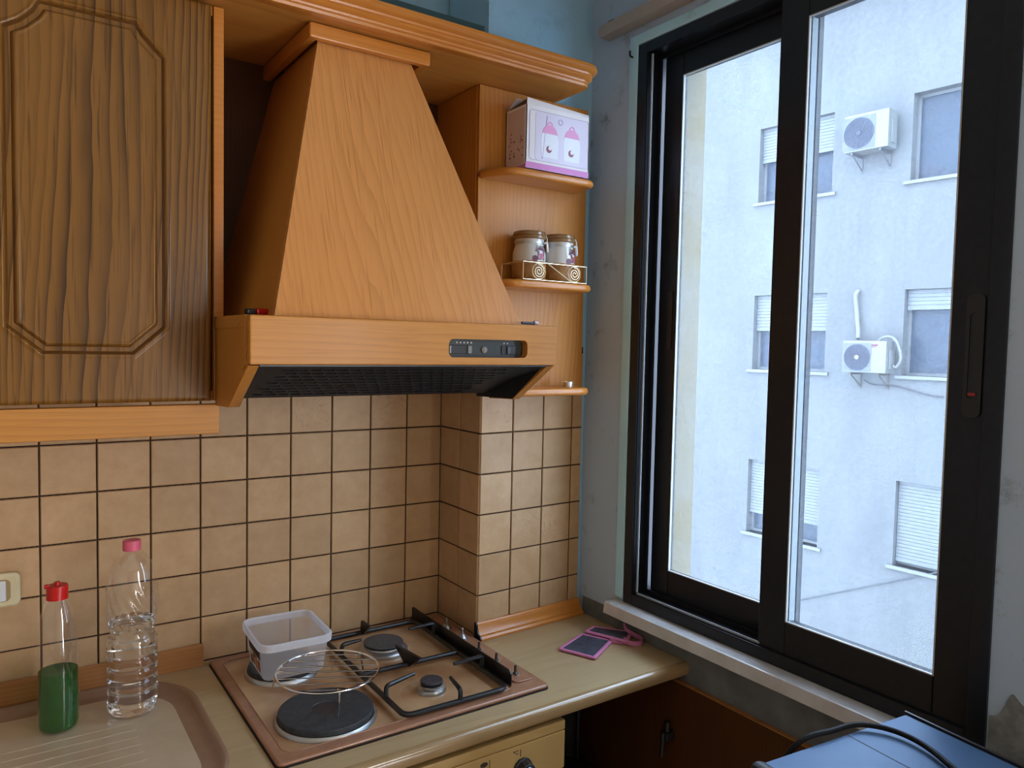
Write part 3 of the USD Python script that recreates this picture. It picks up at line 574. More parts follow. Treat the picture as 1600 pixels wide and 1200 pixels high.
# ================================================================== bottles
pet = clear('pet_plastic', (.975, .985, 1.0), 1.85, .02, haze=.012, hazecol=(.85, .9, 1.0), base=60)
water = usdkit.material(stage, LOOK+'water', {'p': ('principled_bsdf', dict(base_color=(.97, .985, 1.0), roughness=.0, transmission_weight=1.0, ior=1.31, specular_ior_level=.5))}, [], surface='p.BSDF')
soap = usdkit.material(stage, LOOK+'green_liquid', {'p': ('principled_bsdf', dict(base_color=(.0008, .30, .004), roughness=.04, transmission_weight=.9, ior=1.25)), 'd': ('diffuse_bsdf', dict(color=(.0005, .105, .003))), 'm': ('mix_closure', dict(fac=.25))}, [('p.BSDF', 'm.closure1'), ('d.BSDF', 'm.closure2')], surface='m.closure')
ZK = .8717
db_ = thing('detergent_bottle', 'clear bottle of green washing-up liquid with red cap', 'bottle', (-.879, -.137, ZK))
dp = [(0, .001), (.028, .001), (.0325, .004), (.034, .012), (.034, .060), (.0335, .11), (.0330, .150), (.0325, .175), (.031, .195), (.0275, .215), (.022, .232), (.0175, .243), (.0155, .248)]
obj('bottle_wall', lathe(dp, 48), pet, db_, smooth=True)
obj('liquid', lathe([(0, .0025), (.0265, .0025), (.031, .006), (.0325, .013), (.0325, .060), (.0322, .1105), (0, .1105)], 48), soap, db_, smooth=40)
cpd = obj('cap', lathe([(.0150, .245), (.0178, .245), (.0180, .268), (.0165, .2705), (0, .2705)], 36, mod=lambda a, z, r: r+.0003*np.sin(a*18)), plain('red_cap', (.55, .008, .006), .32), db_)
obj('flip_top', cat_([box(-.021, -.012, -.005, .005, .266, .2735, .002), lathe([(0, .270), (.0055, .270), (.005, .2765), (0, .277)], 20)]), plain('red_cap2', (.50, .008, .006), .32), cpd)
wbt = thing('water_bottle', 'tall ribbed clear plastic water bottle with pink cap, half full', 'bottle', (-.755, -.141, ZK))
Hs = 1.0
def wprof():
    p = [(0, .004), (.026, .003), (.036, .003), (.0435, .009), (.0455, .018)]
    for k in range(5):
        z = .030 + k*.022; p += [(.0457, z-.007), (.0455, z-.004), (.0420, z), (.0455, z+.004), (.0457, z+.007)]
    p += [(.0460, .140), (.0450, .150), (.0400, .157), (.0385, .165), (.0405, .176), (.0425, .190), (.0440, .206), (.0450, .224), (.0448, .246), (.0425, .268), (.0375, .288), (.0300, .303), (.0205, .316), (.0150, .322), (.0148, .327)]
    return p
def fine(p, m=3):
    q = []
    for (a, b), (c, d) in zip(p, p[1:]): q += [(a+(c-a)*k/m, b+(d-b)*k/m) for k in range(m)]
    return q + [p[-1]]
def wmod(a, z, r):
    d = 0
    if .160 < z < .262: d = .0030*math.sin((z-.160)/.102*math.pi)*np.sin(a*16 + z*190)
    if z < .020: d = d + .0016*np.cos(a*10)*(1-z/.020)
    return r + d
WP = fine(wprof())
obj('bottle_wall', lathe(WP, 96, mod=wmod), pet, wbt, smooth=True)
lv = .184
ins = [(max(r-.0012, 0) if r else 0, z+.0012) for r, z in WP if z < lv-.002]
ins[0] = (0, ins[0][1])
obj('water', lathe(ins + [(.0395, lv), (0, lv)], 96, mod=wmod), water, wbt, smooth=40)
wc_ = obj('cap', lathe([(.0150, .320), (.0162, .3205), (.0165, .337), (.0152, .3395), (0, .340)], 48, mod=lambda a, z, r: r+.0003*np.sin(a*24)), plain('pink_cap', (.72, .12, .20), .4), wbt)

# ================================================================== switch on the tiles
sw = thing('wall_switch', 'aged cream wall switch plate with white rocker on tiles', 'switch')
obj('plate', cat_([place(rslab(rrect(-.060, .060, -.0335, .0335, .012), .0, .010, .006), (-.993, -.0016, 1.109), (1, 0, 0), (0, 0, 1), (0, -1, 0))]), cream_pl, sw, smooth=True)
obj('recess', place(rslab(rrect(-.040, .0435, -.022, .022, .010), .0, .0012, .0005), (-.993, -.0112, 1.109), (1, 0, 0), (0, 0, 1), (0, -1, 0)), plain('grubby_recess', (.40, .28, .12), .5), sw)
obj('rocker', box(-1.03, -.957, -.0165, -.0118, 1.089, 1.129, .002), plain('rocker_white', (.74, .77, .80), .35), sw)

# ================================================================== hob
hb = thing('hob', 'brown enamelled built-in hob with two hotplates and two gas burners', 'hob')
hbp = rrect(-.585, -.012, -.508, -.012, .012)
obj('seal', xy(hbp.buffer(.0022).difference(hbp.buffer(-.012)), .8801, .8812), dirt_m, hb)
inner = rrect(-.565, -.082, -.482, -.034, .018)
panel = rrect(-.072, -.024, -.470, -.034, .010)
def solid(poly, z0, z1, r): return rslab(poly, z0, z1, r, 5)
rimring = boolean(solid(hbp, .8803, .8895, .005), xy(inner, .8843, .90))
obj('tray', rimring, hob_m, hb, smooth=35)
obj('tray_floor', xy(inner.buffer(-.0006), .8844, .8853), hob_in, hb)
obj('tray_lip', loft([np.array([(x, y, z) for x, y in list(inner.buffer(o, quad_segs=6).exterior.coords)[:-1]]) for o, z in ((-.0005, .8853), (.0015, .8885), (.003, .8898), (.005, .8900), (.007, .8893))], False, False) if len({len(inner.buffer(o, quad_segs=6).exterior.coords) for o in (-.0005, .0015, .003, .005, .007)}) == 1 else cat_([tube(ringpts(inner, .8892, 120), .0015, 6, closed=True)]), hob_m, hb, smooth=True)
obj('control_panel', solid(panel, .8893, .8925, .002), hob_m, hb)
# enamel domes under the burners
def dome(x, y, R, h_, mat, nm='burner_dome'): return obj(nm, lathe([(R, .8854), (R*.8, .8854+h_*.35), (R*.55, .8854+h_*.8), (R*.4, .8854+h_), (0, .8854+h_)], 40, (x, y, 0)), mat, hb, smooth=True)
dome(-.238, -.405, .062, .006, hob_in); dome(-.235, -.165, .085, .005, hob_in)
# electric plates
def hotplate(x, y, R):
    p = obj('hotplate', lathe([(R*.30, .9022), (R*.32, .9042), (R*.92, .9045), (R*.985, .9035), (R, .901), (R, .8935), (R*.97, .8925), (0, .8925)], 64, (x, y, 0)), iron, hb, smooth=40)
    obj('plate_hub', lathe([(R*.315, .9030), (R*.30, .9024), (0, .9022)], 40, (x, y, 0)), plain('hub%d' % int(R*1000), (.035, .030, .032), .45, .2), p)
    obj('trim_ring', lathe([(R+.0005, .8930), (R+.002, .8942), (R+.004, .8935), (R+.007, .8880), (R+.0075, .8855)], 64, (x, y, 0)), steel_d, p, smooth=True)
hotplate(-.456, -.388, .0890); hotplate(-.462, -.142, .0715)
# gas burners
def burner(x, y, rb, rc, h_, capmat):
    b = obj('burner', lathe([(rb, .8895), (rb, .895), (rb*.93, .899), (rc*1.02, .9015), (rc*1.0, .905), (0, .905)], 40, (x, y, 0), ), steel_d, hb, smooth=35)
    obj('flame_ring', lathe([(rc*.93, .9045), (rc*.93, .9045+h_), (0, .9045+h_)], 60, (x, y, 0), mod=lambda a, z, r: r+.0007*np.sign(np.sin(a*30))), black_soft, b, smooth=False)
    obj('burner_cap', lathe([(rc, .9045+h_), (rc*1.03, .9052+h_), (rc*1.03, .9070+h_), (rc*.96, .9085+h_), (0, .9090+h_)], 40, (x, y, 0)), capmat, b, smooth=35)
burner(-.238, -.405, .0300, .0225, .006, mottled('sooty_cap', (.02, .018, .022), (.06, .055, .065), 260, .55, bump=.5, bscale=500))
burner(-.235, -.165, .0560, .0440, .004, mottled('grey_cap', (.055, .055, .058), (.09, .09, .092), 120, .45))
# cast grate
gz = .8975
gr = obj('pan_support', cat_([tube(bend([(-.335, -.062, gz), (-.338, -.486, gz), (-.107, -.490, gz), (-.100, -.055, gz), (-.335, -.058, gz)], .022, 7), .0055, 10), tube([(-.336, -.276, gz), (-.100, -.280, gz)], .0055, 10)]), black_m, hb)
def finger(pts, r=.0050): return tube(bend(pts, .008, 4), [r*1.1]*1 + [r]*(len(bend(pts, .008, 4))-2) + [r*.7], 8)
def fin(o, d, L0, L1, h0=.028, t=.0065):
    """upright triangular plate"""
    d = np.array(d, float); d /= np.linalg.norm(d); s = np.array([-d[1], d[0]]); P = np.array(o, float)
    pts = []
    for sg in (-1, 1):
        for a, z in ((-L0, gz+h0), (-L0*.75, gz+h0-.010), (-.008, gz-.003), (.008, gz-.003), (L1*.75, gz+h0-.010), (L1, gz+h0)):
            q = P + d*a + s*sg*t/2; pts.append((q[0], q[1], z))
    return hullpts(pts)
def bar(p, q, r=.0033): return tube([p, q], [r, r*.65], 8)
fz = .926
for pts in ([(-.337, -.400, gz), (-.337, -.400, fz-.004), (-.268, -.386, fz)], [(-.218, -.488, gz), (-.218, -.488, fz-.006), (-.214, -.440, fz)], [(-.103, -.385, gz), (-.103, -.385, fz), (-.176, -.388, fz)],
            [(-.336, -.165, gz), (-.336, -.165, fz-.002), (-.290, -.165, fz)], [(-.101, -.160, gz), (-.101, -.160, fz), (-.168, -.162, fz)]):
    obj('finger', finger(pts), black_m, gr)
obj('finger', fin((-.228, -.278), (.15, -1), .048, .048), black_m, gr)
obj('finger', fin((-.240, -.058), (.05, -1), .004, .040), black_m, gr)
# upright guard plate along the right side
gp = Polygon([(-.478, .8935), (-.478, .917), (-.470, .9245), (-.030, .9245), (-.024, .920), (-.024, .8935)])
obj('guard_plate', cat_([yz(gp, -.0905, -.0885), box(-.0985, -.0885, -.470, -.03, .8935, .8955)]), black_m, gr)
# control stems whose knobs are missing
for k, (x, y) in enumerate(((-.047, -.128), (-.047, -.205), (-.048, -.284), (-.048, -.358), (-.049, -.434))):
    s_ = obj('control_stem', cat_([lathe([(.0055, .892), (.0055, .895), (.0032, .8965), (.0030, .910), (.002, .9115), (0, .9115)], 18, (x, y, 0))] if k > 1 else [lathe([(.013, .892), (.0125, .896), (.007, .902), (.0035, .904), (.0032, .917), (.002, .9185), (0, .9185)], 24, (x, y, 0))]), steel_d if k < 2 else plain('stem%d' % k, (.10, .09, .09), .35, .7), hb, smooth=35)
    if k > 1: obj('stem_washer', lathe([(.0095, .8923), (.0095, .8935), (.0055, .8940), (.0055, .8923)], 20, (x+.001, y-.001, 0)), steel_d, s_)

# ================================================================== plastic tub
pp = clear('milky_plastic', (.95, .965, 1.0), 1.5, .10, haze=.34, hazecol=(.93, .95, 1.0), base=3)
pp_rim = clear('milky_plastic_rim', (.93, .95, 1.0), 1.45, .12, haze=.78, hazecol=(.93, .95, 1.0), base=3)
TUBR = math.radians(-2.0)
tb = thing('plastic_tub', 'open translucent plastic tub with side label on rear hotplate', 'tub', (-.458, -.157, .9052), TUBR)
def rr_ring(hx, hy, r, z, cy=0, n=7):
    pts = []
    for sx, sy, a0 in ((1, 1, 0), (-1, 1, 90), (-1, -1, 180), (1, -1, 270)):
        for a in np.linspace(a0, a0+90, n): pts.append((sx*(hx-r)+r*math.cos(math.radians(a)), cy+sy*(hy-r)+r*math.sin(math.radians(a)), z))
    return np.array(pts)
tw = [rr_ring(.062, .066, .016, 0), rr_ring(.0635, .068, .018, .002), rr_ring(.0715, .083, .022, .079)]
obj('wall', loft(tw, True, False), pp, tb, smooth=40)
obj('rim', loft([rr_ring(.0715, .083, .022, .067), rr_ring(.0768, .0885, .0265, .0665), rr_ring(.0775, .0895, .027, .080), rr_ring(.0765, .0885, .026, .0818), rr_ring(.0725, .0845, .023, .0818), rr_ring(.0715, .083, .022, .0795)], False, False), pp_rim, tb, smooth=35)
def side_x(y, z): return -(.0635 + (.0715-.0635)*(z-.002)/.077) - .0006
def patch(y0, y1, z0, z1, t=.0004):
    return hullpts([(side_x(0, z)-dd, y*(1+.0*z), z) for y in (y0, y1) for z in (z0, z1) for dd in (0, t)])
lb = obj('label', patch(-.052, .040, .008, .062), plain('label_white', (.66, .64, .62), .5), tb, smooth=False)
obj('label_print', patch(-.052, .040, .040, .062, .0007), plain('label_dark', (.035, .012, .02), .5), lb, smooth=False)
for (y0, y1, z0, z1), c in (((-.046, -.028, .012, .034), (.30, .05, .03)), ((-.024, -.006, .010, .030), (.42, .22, .08)), ((.000, .016, .012, .032), (.25, .09, .05)), ((.02, .034, .010, .026), (.36, .10, .06)), ((-.02, .008, .032, .038), (.10, .05, .03))):
    obj('label_print', patch(y0, y1, z0, z1, .0008), plain('label_c%d' % int(1e4*abs(y0)), c, .5), lb, smooth=False)

# ================================================================== round wire rack
rk = thing('wire_rack', 'round chromed wire rack on three legs over front hotplate', 'rack')
rc_, rR, rz = np.array([-.437, -.347]), .0985, .957
ringp = [(rc_[0]+rR*math.cos(a), rc_[1]+rR*math.sin(a), rz) for a in np.linspace(0, 2*math.pi, 56, endpoint=False)]
obj('ring', tube(ringp, .0024, 8, closed=True), steel, rk)
du = np.array([.173, -.089]); du /= np.linalg.norm(du); dv = np.array([-du[1], du[0]])
for v in np.linspace(-.080, .080, 7):
    hL = math.sqrt(rR**2 - v*v)
    a_, b_ = rc_+dv*v-du*hL, rc_+dv*v+du*hL
    obj('rod', tube([(a_[0], a_[1], rz-.0025), (b_[0], b_[1], rz-.0025)], .0013, 8), steel, rk)
for top, bot in (((-.451, -.4435), (-.451, -.4375, .9062)), ((-.523, -.296), (-.5125, -.232, .8872)), ((-.350, -.300), (-.322, -.258, .8872))):
    u_ = np.array([bot[0]-top[0], bot[1]-top[1]]); u_ = np.array([-(top[1]-rc_[1]), top[0]-rc_[0]]); u_ /= np.linalg.norm(u_)
    tp = np.array([top[0], top[1], rz-.002]); bt = np.array(bot)
    obj('leg', tube(bend([tuple(tp + np.r_[-(tp[:2]-rc_)*.15, 0]), tuple(tp), tuple(bt)], .006), .0017, 8), steel, rk)

# ================================================================== pot holders
pk = mottled('pink_binding', (.55, .16, .34), (.66, .24, .44), 300, .8, bump=.4, bscale=900); slate = mottled('dark_quilt', (.035, .037, .055), (.075, .075, .10), 40, .9, bump=.5, bscale=260)
def potholder(name_label, q, z, loop):
    q = np.array(q, float); c = q.mean(0); t = thing('pot_holder', name_label, 'pot holder', (c[0], c[1], z))
    Q = Polygon(q-c); Q = Q.buffer(.004).buffer(-.0) ; Q = Q.simplify(.0005)
    In = Polygon(q-c).buffer(-.0055, join_style=2)
    obj('pad', rslab(In.buffer(.001), .0002, .0065, .002), slate, t)
    cc = list(Polygon(q-c).buffer(-.003).buffer(.002, quad_segs=4).exterior.coords)[:-1]
    bp = [(x, y, .0040) for x, y in cc]
    pth = []
    for (x0, y0, z0), (x1, y1, z1) in zip(bp, bp[1:]+bp[:1]):
        for k in range(6): pth.append((x0+(x1-x0)*k/6, y0+(y1-y0)*k/6, z0))
    rings_ = []
    P, T, N, B = frames(pth, True)
    rr = []
    for p, tt in zip(P, T):
        s_ = np.cross((0, 0, 1), tt); s_ /= np.linalg.norm(s_)
        rr.append([p+s_*.0052*math.cos(a)+np.array([0, 0, .0034*math.sin(a)]) for a in np.linspace(0, 2*math.pi, 10, endpoint=False)])
    rr.append(rr[0]); obj('binding', loft(rr, False, False), pk, t, smooth=True)
    lp = np.array(loop, float) - np.array([c[0], c[1], z])
    obj('loop', ribbon(spline(lp, 28), .011, .003), pk, t, smooth=40)
potholder('dark pot holder with pink binding, lower of two, nearer the hob', [(.128, -.364), (.231, -.322), (.266, -.392), (.164, -.448)], .8803,
          [(.262, -.392, .8865), (.272, -.404, .8865), (.286, -.414, .8865), (.292, -.422, .8865)])
potholder('dark pot holder with pink binding and raised loop, under the sill', [(.240, -.326), (.277, -.313), (.335, -.390), (.283, -.426)], .8872,
          [(.283, -.418, .895), (.300, -.438, .8865), (.322, -.440, .8865), (.334, -.428, .8865), (.3355, -.414, .888), (.326, -.398, .894), (.320, -.385, .902), (.322, -.375, .914)])

# ================================================================== oven and what stands below the worktop
ov = thing('oven', 'beige enamelled built-in oven below the worktop, control panel in view', 'oven')
obj('body', box(-.60, -.012, -.545, -.06, .13, .838), plain('oven_body', (.10, .09, .08), .6), ov)
cpn = obj('control_panel', cat_([box(-.600, -.0105, -.563, -.5455, .735, .815, .003), box(-.600, -.0105, -.563, -.5455, .8158, .8365, .003)]), oven_m, ov)
obj('oven_door', box(-.600, -.0105, -.566, -.5455, .16, .728, .004), oven_m, ov)
obj('door_handle', tube(bend([(-.52, -.566, .69), (-.52, -.60, .69), (-.09, -.60, .69), (-.09, -.566, .69)], .02), .008, 10), black_pl, ov)
ink = plain('dark_print', (.03, .022, .012), .6)
yk_ = -.5634
def kn(x, z, big):
    R = .022 if big else .0065
    m = lathe([(R, 0), (R, .004), (R*.86, .006), (R*.82, .020), (R*.7, .022), (0, .022)] if big else [(R, 0), (R, .002), (R*.6, .004), (0, .0045)], 36, mod=(lambda a, z_, r: r+.0006*np.sin(a*24)) if big else None)
    return place(m, (x, -.563, z), (1, 0, 0), (0, 0, 1), (0, -1, 0))
k1 = obj('knob', kn(-.118, .766, True), black_pl, cpn)
obj('knob_cap', place(lathe([(0, .0222), (.013, .0222), (.012, .0245), (0, .025)], 28), (-.118, -.563, .766), (1, 0, 0), (0, 0, 1), (0, -1, 0)), plain('blue_steel', (.24, .30, .40), .3, .7), k1)
obj('pilot_light', kn(-.189, .776, False), plain('pale_lens', (.72, .70, .66), .3), cpn)
for m_ in (box(-.196, -.1945, yk_, -.5628, .787, .806), box(-.1235, -.122, yk_, -.5628, .792, .806), place(lathe([(0, 0), (.0085, 0), (.0085, .0006), (0, .0006)], 24), (-.208, -.5629, .8005), (1.0, 0, 0), (0, 0, .55), (0, -1, 0))): obj('printed_mark', m_, ink, cpn, smooth=False)
txt = meshkit.text_mesh('°C', .0085, .0005)
obj('lettering', place(txt, (-.141, -.563, .798), (1, 0, 0), (0, 0, 1), (0, -1, 0)), ink, cpn, smooth=False)
bc = thing('base_cabinet', 'oak base cabinet under the sink, below the picture edge', 'cabinet')
obj('body', box(-1.95, -.605, -.53, -.02, .1, .845), wood_v, bc) if False else obj('body', cat_([box(-1.95, -1.932, -.53, -.02, 0, .845), box(-.622, -.604, -.53, -.02, 0, .845), box(-1.932, -.622, -.53, -.02, .10, .118)]), wood_v, bc)
obj('door', box(-1.27, -.608, -.549, -.531, .11, .84, .003), wood_door, bc)
obj('door', box(-1.945, -1.275, -.549, -.531, .11, .84, .003), wood_door, bc)
sp_ = thing('veneer_board', 'dark brown veneer panel standing against wall under the sill', 'panel')
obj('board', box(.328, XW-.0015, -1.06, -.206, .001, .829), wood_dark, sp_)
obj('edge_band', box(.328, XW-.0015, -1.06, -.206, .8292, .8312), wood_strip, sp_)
bn = thing('dustbin', 'black plastic bin in the dark gap beside the oven', 'bin', (.19, -.30, 0.0005))
obj('body', lathe([(0, 0), (.09, 0), (.098, .02), (.112, .46), (.118, .47), (.118, .48), (.108, .48), (.094, .02), (0, .015)], 40), plain('bin_black', (.010, .011, .014), .35), bn)
obj('lid', lathe([(.120, .4805), (.121, .490), (.112, .512), (.07, .530), (0, .536)], 40), plain('bin_lid', (.010, .011, .014), .35), bn)
vl = thing('gas_tap', 'black gas tap fixed on the dark panel under the worktop', 'tap')
obj('valve', cat_([box(.300, .3278, -.552, -.528, .690, .712, .004), tube([(.312, -.54, .700), (.312, -.54, .735)], .007, 12)]), black_pl, vl)
obj('lever', tube([(.300, -.54, .712), (.296, -.54, .655)], [.006, .004], 10), black_pl, vl)

# ================================================================== microwave with its table and cord
MR = math.radians(-6.0)
st = thing('side_table', 'small dark table carrying the microwave, below the picture edge', 'table', (.078, -1.345, 0), MR)
obj('tabletop', box(-.18, .17, -.26, .25, .735, .760, .004), wood_dark, st)
for sx in (-.16, .15):
    for sy in (-.24, .23): obj('leg', box(sx-.018, sx+.018, sy-.018, sy+.018, 0, .735, .003), wood_dark, st)
mwb = plain('blue_grey_sheet_steel', (.30, .42, .60), .42, .35); 
mw = thing('microwave', 'blue-grey steel microwave with black edges below window', 'microwave', (.2465, -1.119, .7605), MR)
mw_top = mottled('scuffed_blue_grey_steel', (.045, .105, .215), (.06, .13, .26), 9, .38, metal=.2, rough2=.5)
# local axes: x runs back from the corner towards the room (negative), y towards the camera (negative)
obj('casing', box(-.325, -.004, -.46, -.003, .012, .2585, .004), mw_top, mw)
obj('back_rim', box(-.0055, 0, -.462, -.0005, .010, .2625, .0015), black_pl, mw)
obj('front_frame', box(-.348, -.323, -.465, .002, .008, .2635, .009), black_pl, mw)
obj('seam', box(-.150, -.1485, -.455, -.006, .2583, .2590), plain('seam_dark', (.06, .08, .12), .6), mw)
for sx in (-.30, -.04):
    for sy in (-.43, -.04): obj('foot', lathe([(0, 0), (.012, 0), (.012, .013), (0, .013)], 16, (sx, sy, 0)), black_pl, mw)
cd_ = obj('power_cord', tube(spline([(-.002, -1.070, .790), (-.002, -1.066, .90), (.000, -1.074, 1.000), (.020, -1.087, 1.0245), (.067, -1.099, 1.0285), (.128, -1.111, 1.0275), (.156, -1.150, 1.0268), (.153, -1.195, 1.0268), (.128, -1.245, 1.0268), (.07, -1.34, 1.0268), (-.02, -1.44, 1.0268)], 100), .0042, 10), plain('matt_black_cord', (.006, .006, .007), .6, spec=.25))
tag(cd_, 'black power cord lying in a curve over the microwave', 'cord')
# ================================================================== curtain rail
cr = thing('curtain_rail', 'beige wooden curtain rail fixed above the window', 'curtain rail')
obj('rail', box(.306, XW-.0005, -1.35, -.238, 2.385, 2.414, .002), plain('beige_paint', (.42, .36, .31), .6), cr)
obj('clip', box(.310, .322, -.285, -.268, 2.4145, 2.418, .001), black_pl, cr)

# ================================================================== the house across the courtyard, base colours darkened against the brightened sky light
A5 = math.radians(-5.0); NV = np.array([math.cos(A5), -math.sin(A5), 0]); TV = np.array([math.sin(A5), math.cos(A5), 0]); KF = 12/11.0; DF = 12.0
def FP(s_, z_, off=0.0): return EYE*np.array([1, 1, 0]) + NV*(DF+off) + TV*(s_*KF) + np.array([0, 0, EYE[2] + (z_-EYE[2])*KF])
def fmesh(m):
    """mesh given in (s, z, depth) with s, z in facade units scaled by KF already -> world"""
    return place(m, FP(0, EYE[2]), TV, (0, 0, 1), NV)
def S(v): return v*KF
def Zf(v): return (v-EYE[2])*KF
stucco_n = {'g': ('geometry', {}), 'm': ('mapping', dict(scale=(1, 1, .35))), 't': ('noise_texture', dict(scale=1.1, detail=6, roughness=.65)), 'r': ('rgb_ramp', {'ramp': [(.32, (0.110, 0.111, 0.114)), (.68, (0.139, 0.140, 0.141))]}),
            't2': ('noise_texture', dict(scale=14, detail=6, roughness=.7)), 'b': ('bump', dict(strength=.25, distance=.02)), 'p': ('principled_bsdf', dict(roughness=.95, specular_ior_level=.1))}
stucco = usdkit.material(stage, LOOK+'darkened_stucco', stucco_n, [('g.position', 'm.vector'), ('m.vector', 't.vector'), ('t.fac', 'r.fac'), ('r.color', 'p.base_color'), ('g.position', 't2.vector'), ('t2.fac', 'b.height'), ('b.normal', 'p.normal')], surface='p.BSDF')
white_p = plain('white_window_paint', (0.139, 0.141, 0.143), .5); slat_m = plain('white_shutter', (0.130, 0.137, 0.141), .5); far_glass = plain('far_window_glass', (0.038, 0.048, 0.069), .25, spec=.3); sill_m = plain('white_sill', (0.151, 0.153, 0.151), .6); curtain_m = plain('net_curtain', (0.067, 0.076, 0.092), .9)
bl = thing('apartment_building', 'pale stucco apartment block across the courtyard with shuttered windows', 'building')
cols = [(-1.0, .26), (3.47, 4.735), (5.875, 7.13), (9.6, 10.85)]
rows = [(3.998, 5.195, (.0, .0, .44, .3)), (1.283, 2.493, (.3, .22, .46, .5)), (-1.43, -.215, (.6, .94, .72, .4)), (-4.15, -2.94, (.3, .4, .5, .5))]
holes = []
for (a0, a1) in cols:
    for (z0, z1, _) in rows: holes.append(sbox(S(a0), Zf(z0), S(a1), Zf(z1)))
wall = sbox(S(-7), -11.0, S(15), Zf(6.9)).difference(unary_union(holes))
obj('wall', fmesh(extrude(wall, .30)), stucco, bl, smooth=False)
obj('wall', fmesh(box(S(-7), S(15), -11, Zf(6.9), .62, .70)), plain('room_dark', (.05, .055, .07), .9), bl)
obj('roof', fmesh(box(S(-7)-.3, S(15)+.3, Zf(6.9), Zf(6.9)+.25, -.35, 6)), stucco, bl)
for ci, (a0, a1) in enumerate(cols):
    for (z0, z1, shs) in rows:
        sA, sB, zA, zB = S(a0), S(a1), Zf(z0), Zf(z1)
        t = .045; d0, d1 = .17, .215
        mid = (sA+sB)/2
        w = obj('window', fmesh(cat_([box(sA, sA+t, zA, zB, d0, d1), box(sB-t, sB, zA, zB, d0, d1), box(sA+t, sB-t, zA, zA+t, d0, d1), box(sA+t, sB-t, zB-t, zB, d0, d1), box(mid-t*.6, mid+t*.6, zA+t, zB-t, d0, d1)])), white_p, bl, smooth=False)
        obj('pane', fmesh(box(sA+t, sB-t, zA+t, zB-t, d0+.025, d0+.03)), far_glass, w)
        obj('sill', fmesh(box(sA-.08, sB+.08, zA-.05, zA, -.05, .17)), sill_m, w)
        if shs[ci] > 0:
            H = (zB-zA)*shs[ci]; n = max(int(H/.052), 2)
            obj('shutter', fmesh(cat_([box(sA+.01, sB-.01, zB-H+(k)*H/n, zB-H+(k)*H/n+H/n*.80, .09, .105) for k in range(n)] + [box(sA+.01, sB-.01, zB-H, zB, .100, .112), box(sA+.01, sB-.01, zB-H-.02, zB-H+.03, .085, .115)])), slat_m, w, smooth=False)
        obj('curtain', fmesh(box(sA+t, sB-t, zA+t, zB-t, .30, .305)), curtain_m, w)
# air conditioners
def aircon(label, s0, s1, z0, z1, sgn):
    k = (DF-.38)/11.0
    t = thing('air_conditioner', label, 'air conditioner')
    a0, a1, b0, b1 = s0*k, s1*k, (z0-EYE[2])*k, (z1-EYE[2])*k
    ac_w = sgn['white']
    def pm(m): return place(m, FP(0, EYE[2]), TV, (0, 0, 1), NV)
    obj('casing', pm(box(a0, a1, b0, b1, -.38, -.08, .015)), ac_w, t)
    W, H = a1-a0, b1-b0; cs, cz, R = a1-W*.345, (b0+b1)/2-.01, H*.40
    obj('grille_panel', pm(box(cs-R*1.12, cs+R*1.12, cz-R*1.12, cz+R*1.12, -.384, -.379, .002)), sgn['panel'], t)
    fan = obj('fan_guard', pm(cat_([tube([(cs+r*math.cos(q), cz+r*math.sin(q), -.392) for q in np.linspace(0, 2*math.pi, 36, endpoint=False)], .004, 6, closed=True) for r in np.linspace(R*.25, R, 7)] + [tube([(cs+R*.2*math.cos(q), cz+R*.2*math.sin(q), -.392), (cs+R*math.cos(q), cz+R*math.sin(q), -.392)], .003, 6) for q in np.linspace(0, 2*math.pi, 16, endpoint=False)])), sgn['dark'], t)
    obj('fan_opening', pm(place(lathe([(0, 0), (R, 0), (R, .003), (0, .003)], 40), (cs, cz, -.388), (1, 0, 0), (0, 1, 0), (0, 0, 1))), sgn['dark'], fan)
    obj('hub', pm(place(lathe([(0, 0), (R*.2, 0), (R*.17, -.012), (0, -.014)], 24), (cs, cz, -.392), (1, 0, 0), (0, 1, 0), (0, 0, 1))), sgn['hub'], fan)
    for u in (.18, .82):
        s_ = a0+W*u
        obj('bracket', pm(cat_([box(s_-.015, s_+.015, b0-.035, b0-.002, -.36, -.001), tube([(s_, b0-.03, -.33), (s_, b0-.22, -.01)], .012, 8), box(s_-.015, s_+.015, b0-.26, b0, -.012, -.001)])), sgn['br'], t)
    obj('side_cover', pm(box(a0-.022, a0-.001, b0+H*.12, b0+H*.72, -.30, -.16, .008)), ac_w, t)
    return t, (a0, a1, b0, b1, pm)
acw = plain('ac_white', (0.155, 0.155, 0.147), .4); acp = plain('ac_panel', (0.092, 0.097, 0.122), .6); acd = plain('ac_dark', (0.034, 0.038, 0.059), .6); acg = plain('ac_grey_bracket', (0.084, 0.086, 0.092), .6); rust = plain('rusty_bracket', (0.088, 0.076, 0.063), .8)
aircon('white air conditioner unit high on facade beside the open upper window', 5.067, 5.72, 4.545, 5.085, dict(white=acw, panel=acp, dark=acd, hub=acd, br=acg))
t_ac, (a0, a1, b0, b1, pm) = aircon('white air conditioner unit with pale fan hub and red badge, lower of two', 4.955, 5.60, 1.300, 1.770, dict(white=acw, panel=acp, dark=acd, hub=acw, br=rust))
badge = plain('red_badge', (0.105, 0.021, 0.029), .5)
obj('badge', pm(cat_([box(a0+.13, a0+.27, b1-.085, b1-.055, -.3825, -.379), box(a0+.17, a0+.27, b1-.105, b1-.095, -.3825, -.379)])), badge, t_ac)
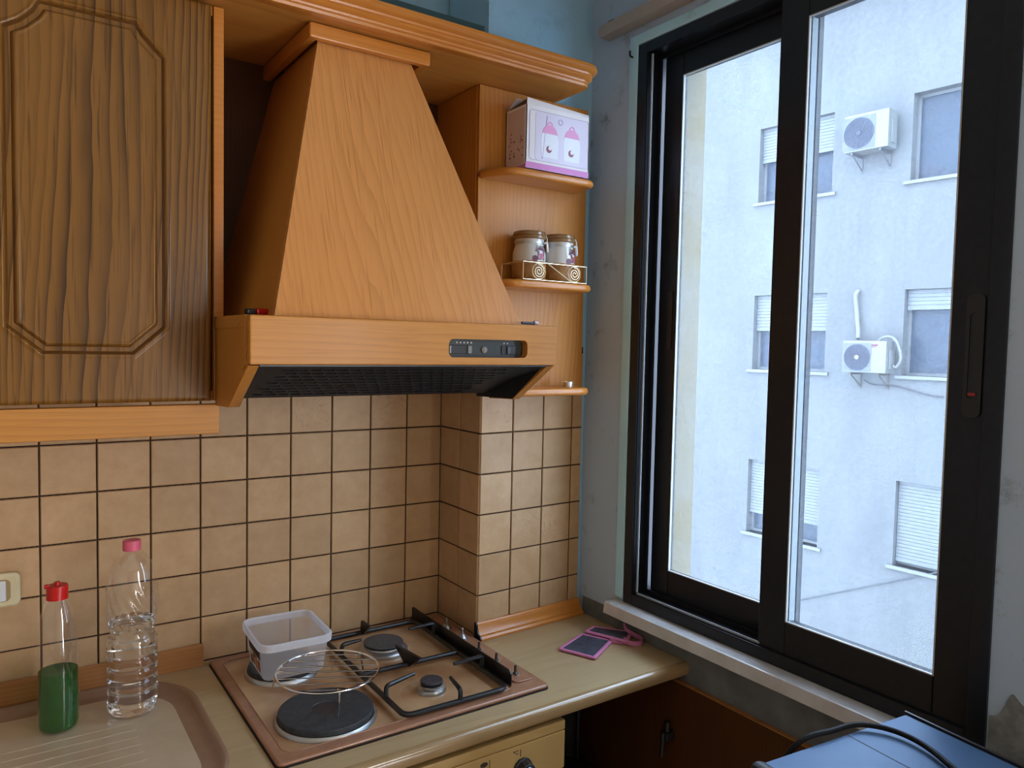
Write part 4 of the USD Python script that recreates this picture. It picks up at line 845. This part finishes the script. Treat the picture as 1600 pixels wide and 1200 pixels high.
obj('front_louvre', pm(cat_([box(a0+.11, a0+.27, b0+.06+.045*k, b0+.085+.045*k, -.383, -.379, .002) for k in range(6)])), acw, t_ac)
def fpt(s_, z_, off): return tuple(FP(s_, z_, off))
p1 = obj('drain_pipe', tube(spline([fpt(5.385, 2.50, -.02), fpt(5.40, 2.46, -.06), fpt(5.39, 2.30, -.07), fpt(5.36, 2.05, -.07), fpt(5.33, 1.85, -.09), fpt(5.32, 1.795, -.12)], 30), .033, 12), plain('white_pipe', (0.155, 0.155, 0.151), .6))
tag(p1, 'white insulated pipe rising from lower air conditioner to wall', 'pipe')
k2 = (DF-.2)/11
p2 = obj('pipe', tube(spline([pm(trimesh.Trimesh([(a0+W_, b_, d_)], [[0, 0, 0]], process=False)).vertices[0] for W_, b_, d_ in ((.20, b1+.001, -.2), (.12, b1+.06, -.2), (-.02, b1+.04, -.2), (-.11, b1-.12, -.2), (-.12, b0+.16, -.2), (-.06, b0+.10, -.2), (-.03, b0+.13, -.22))], 40), .022, 10), plain('white_pipe2', (0.155, 0.155, 0.151), .6))
tag(p2, 'white insulated pipe looping round side of lower air conditioner', 'pipe')
c1 = obj('cable', tube(spline([fpt(5.25, 1.20, -.02), fpt(5.10, 1.13, -.02), fpt(4.93, 1.134, -.02), fpt(4.58, 1.082, -.02), fpt(4.35, 1.03, -.02), fpt(4.16, 1.02, -.02)], 40), .010, 8), plain('grey_cable', (0.059, 0.059, 0.067), .7))
tag(c1, 'loose grey cable trailing along facade under lower air conditioner', 'cable')
c2 = obj('cable', tube([fpt(7.6, -3.02, -.02), fpt(6.168, -2.345, -.02), fpt(4.168, -1.403, -.02), fpt(3.6, -1.15, -.02)], .010, 8), plain('grey_cable2', (0.067, 0.069, 0.076), .7))
tag(c2, 'thin straight cable running diagonally across lower facade', 'cable')
gy = obj('courtyard', box(.6, 16, -14, 26, -9.2, -9.0), mottled('courtyard_paving', (.10, .10, .10), (.13, .13, .13), 2, .9)); tag(gy, kind='structure')
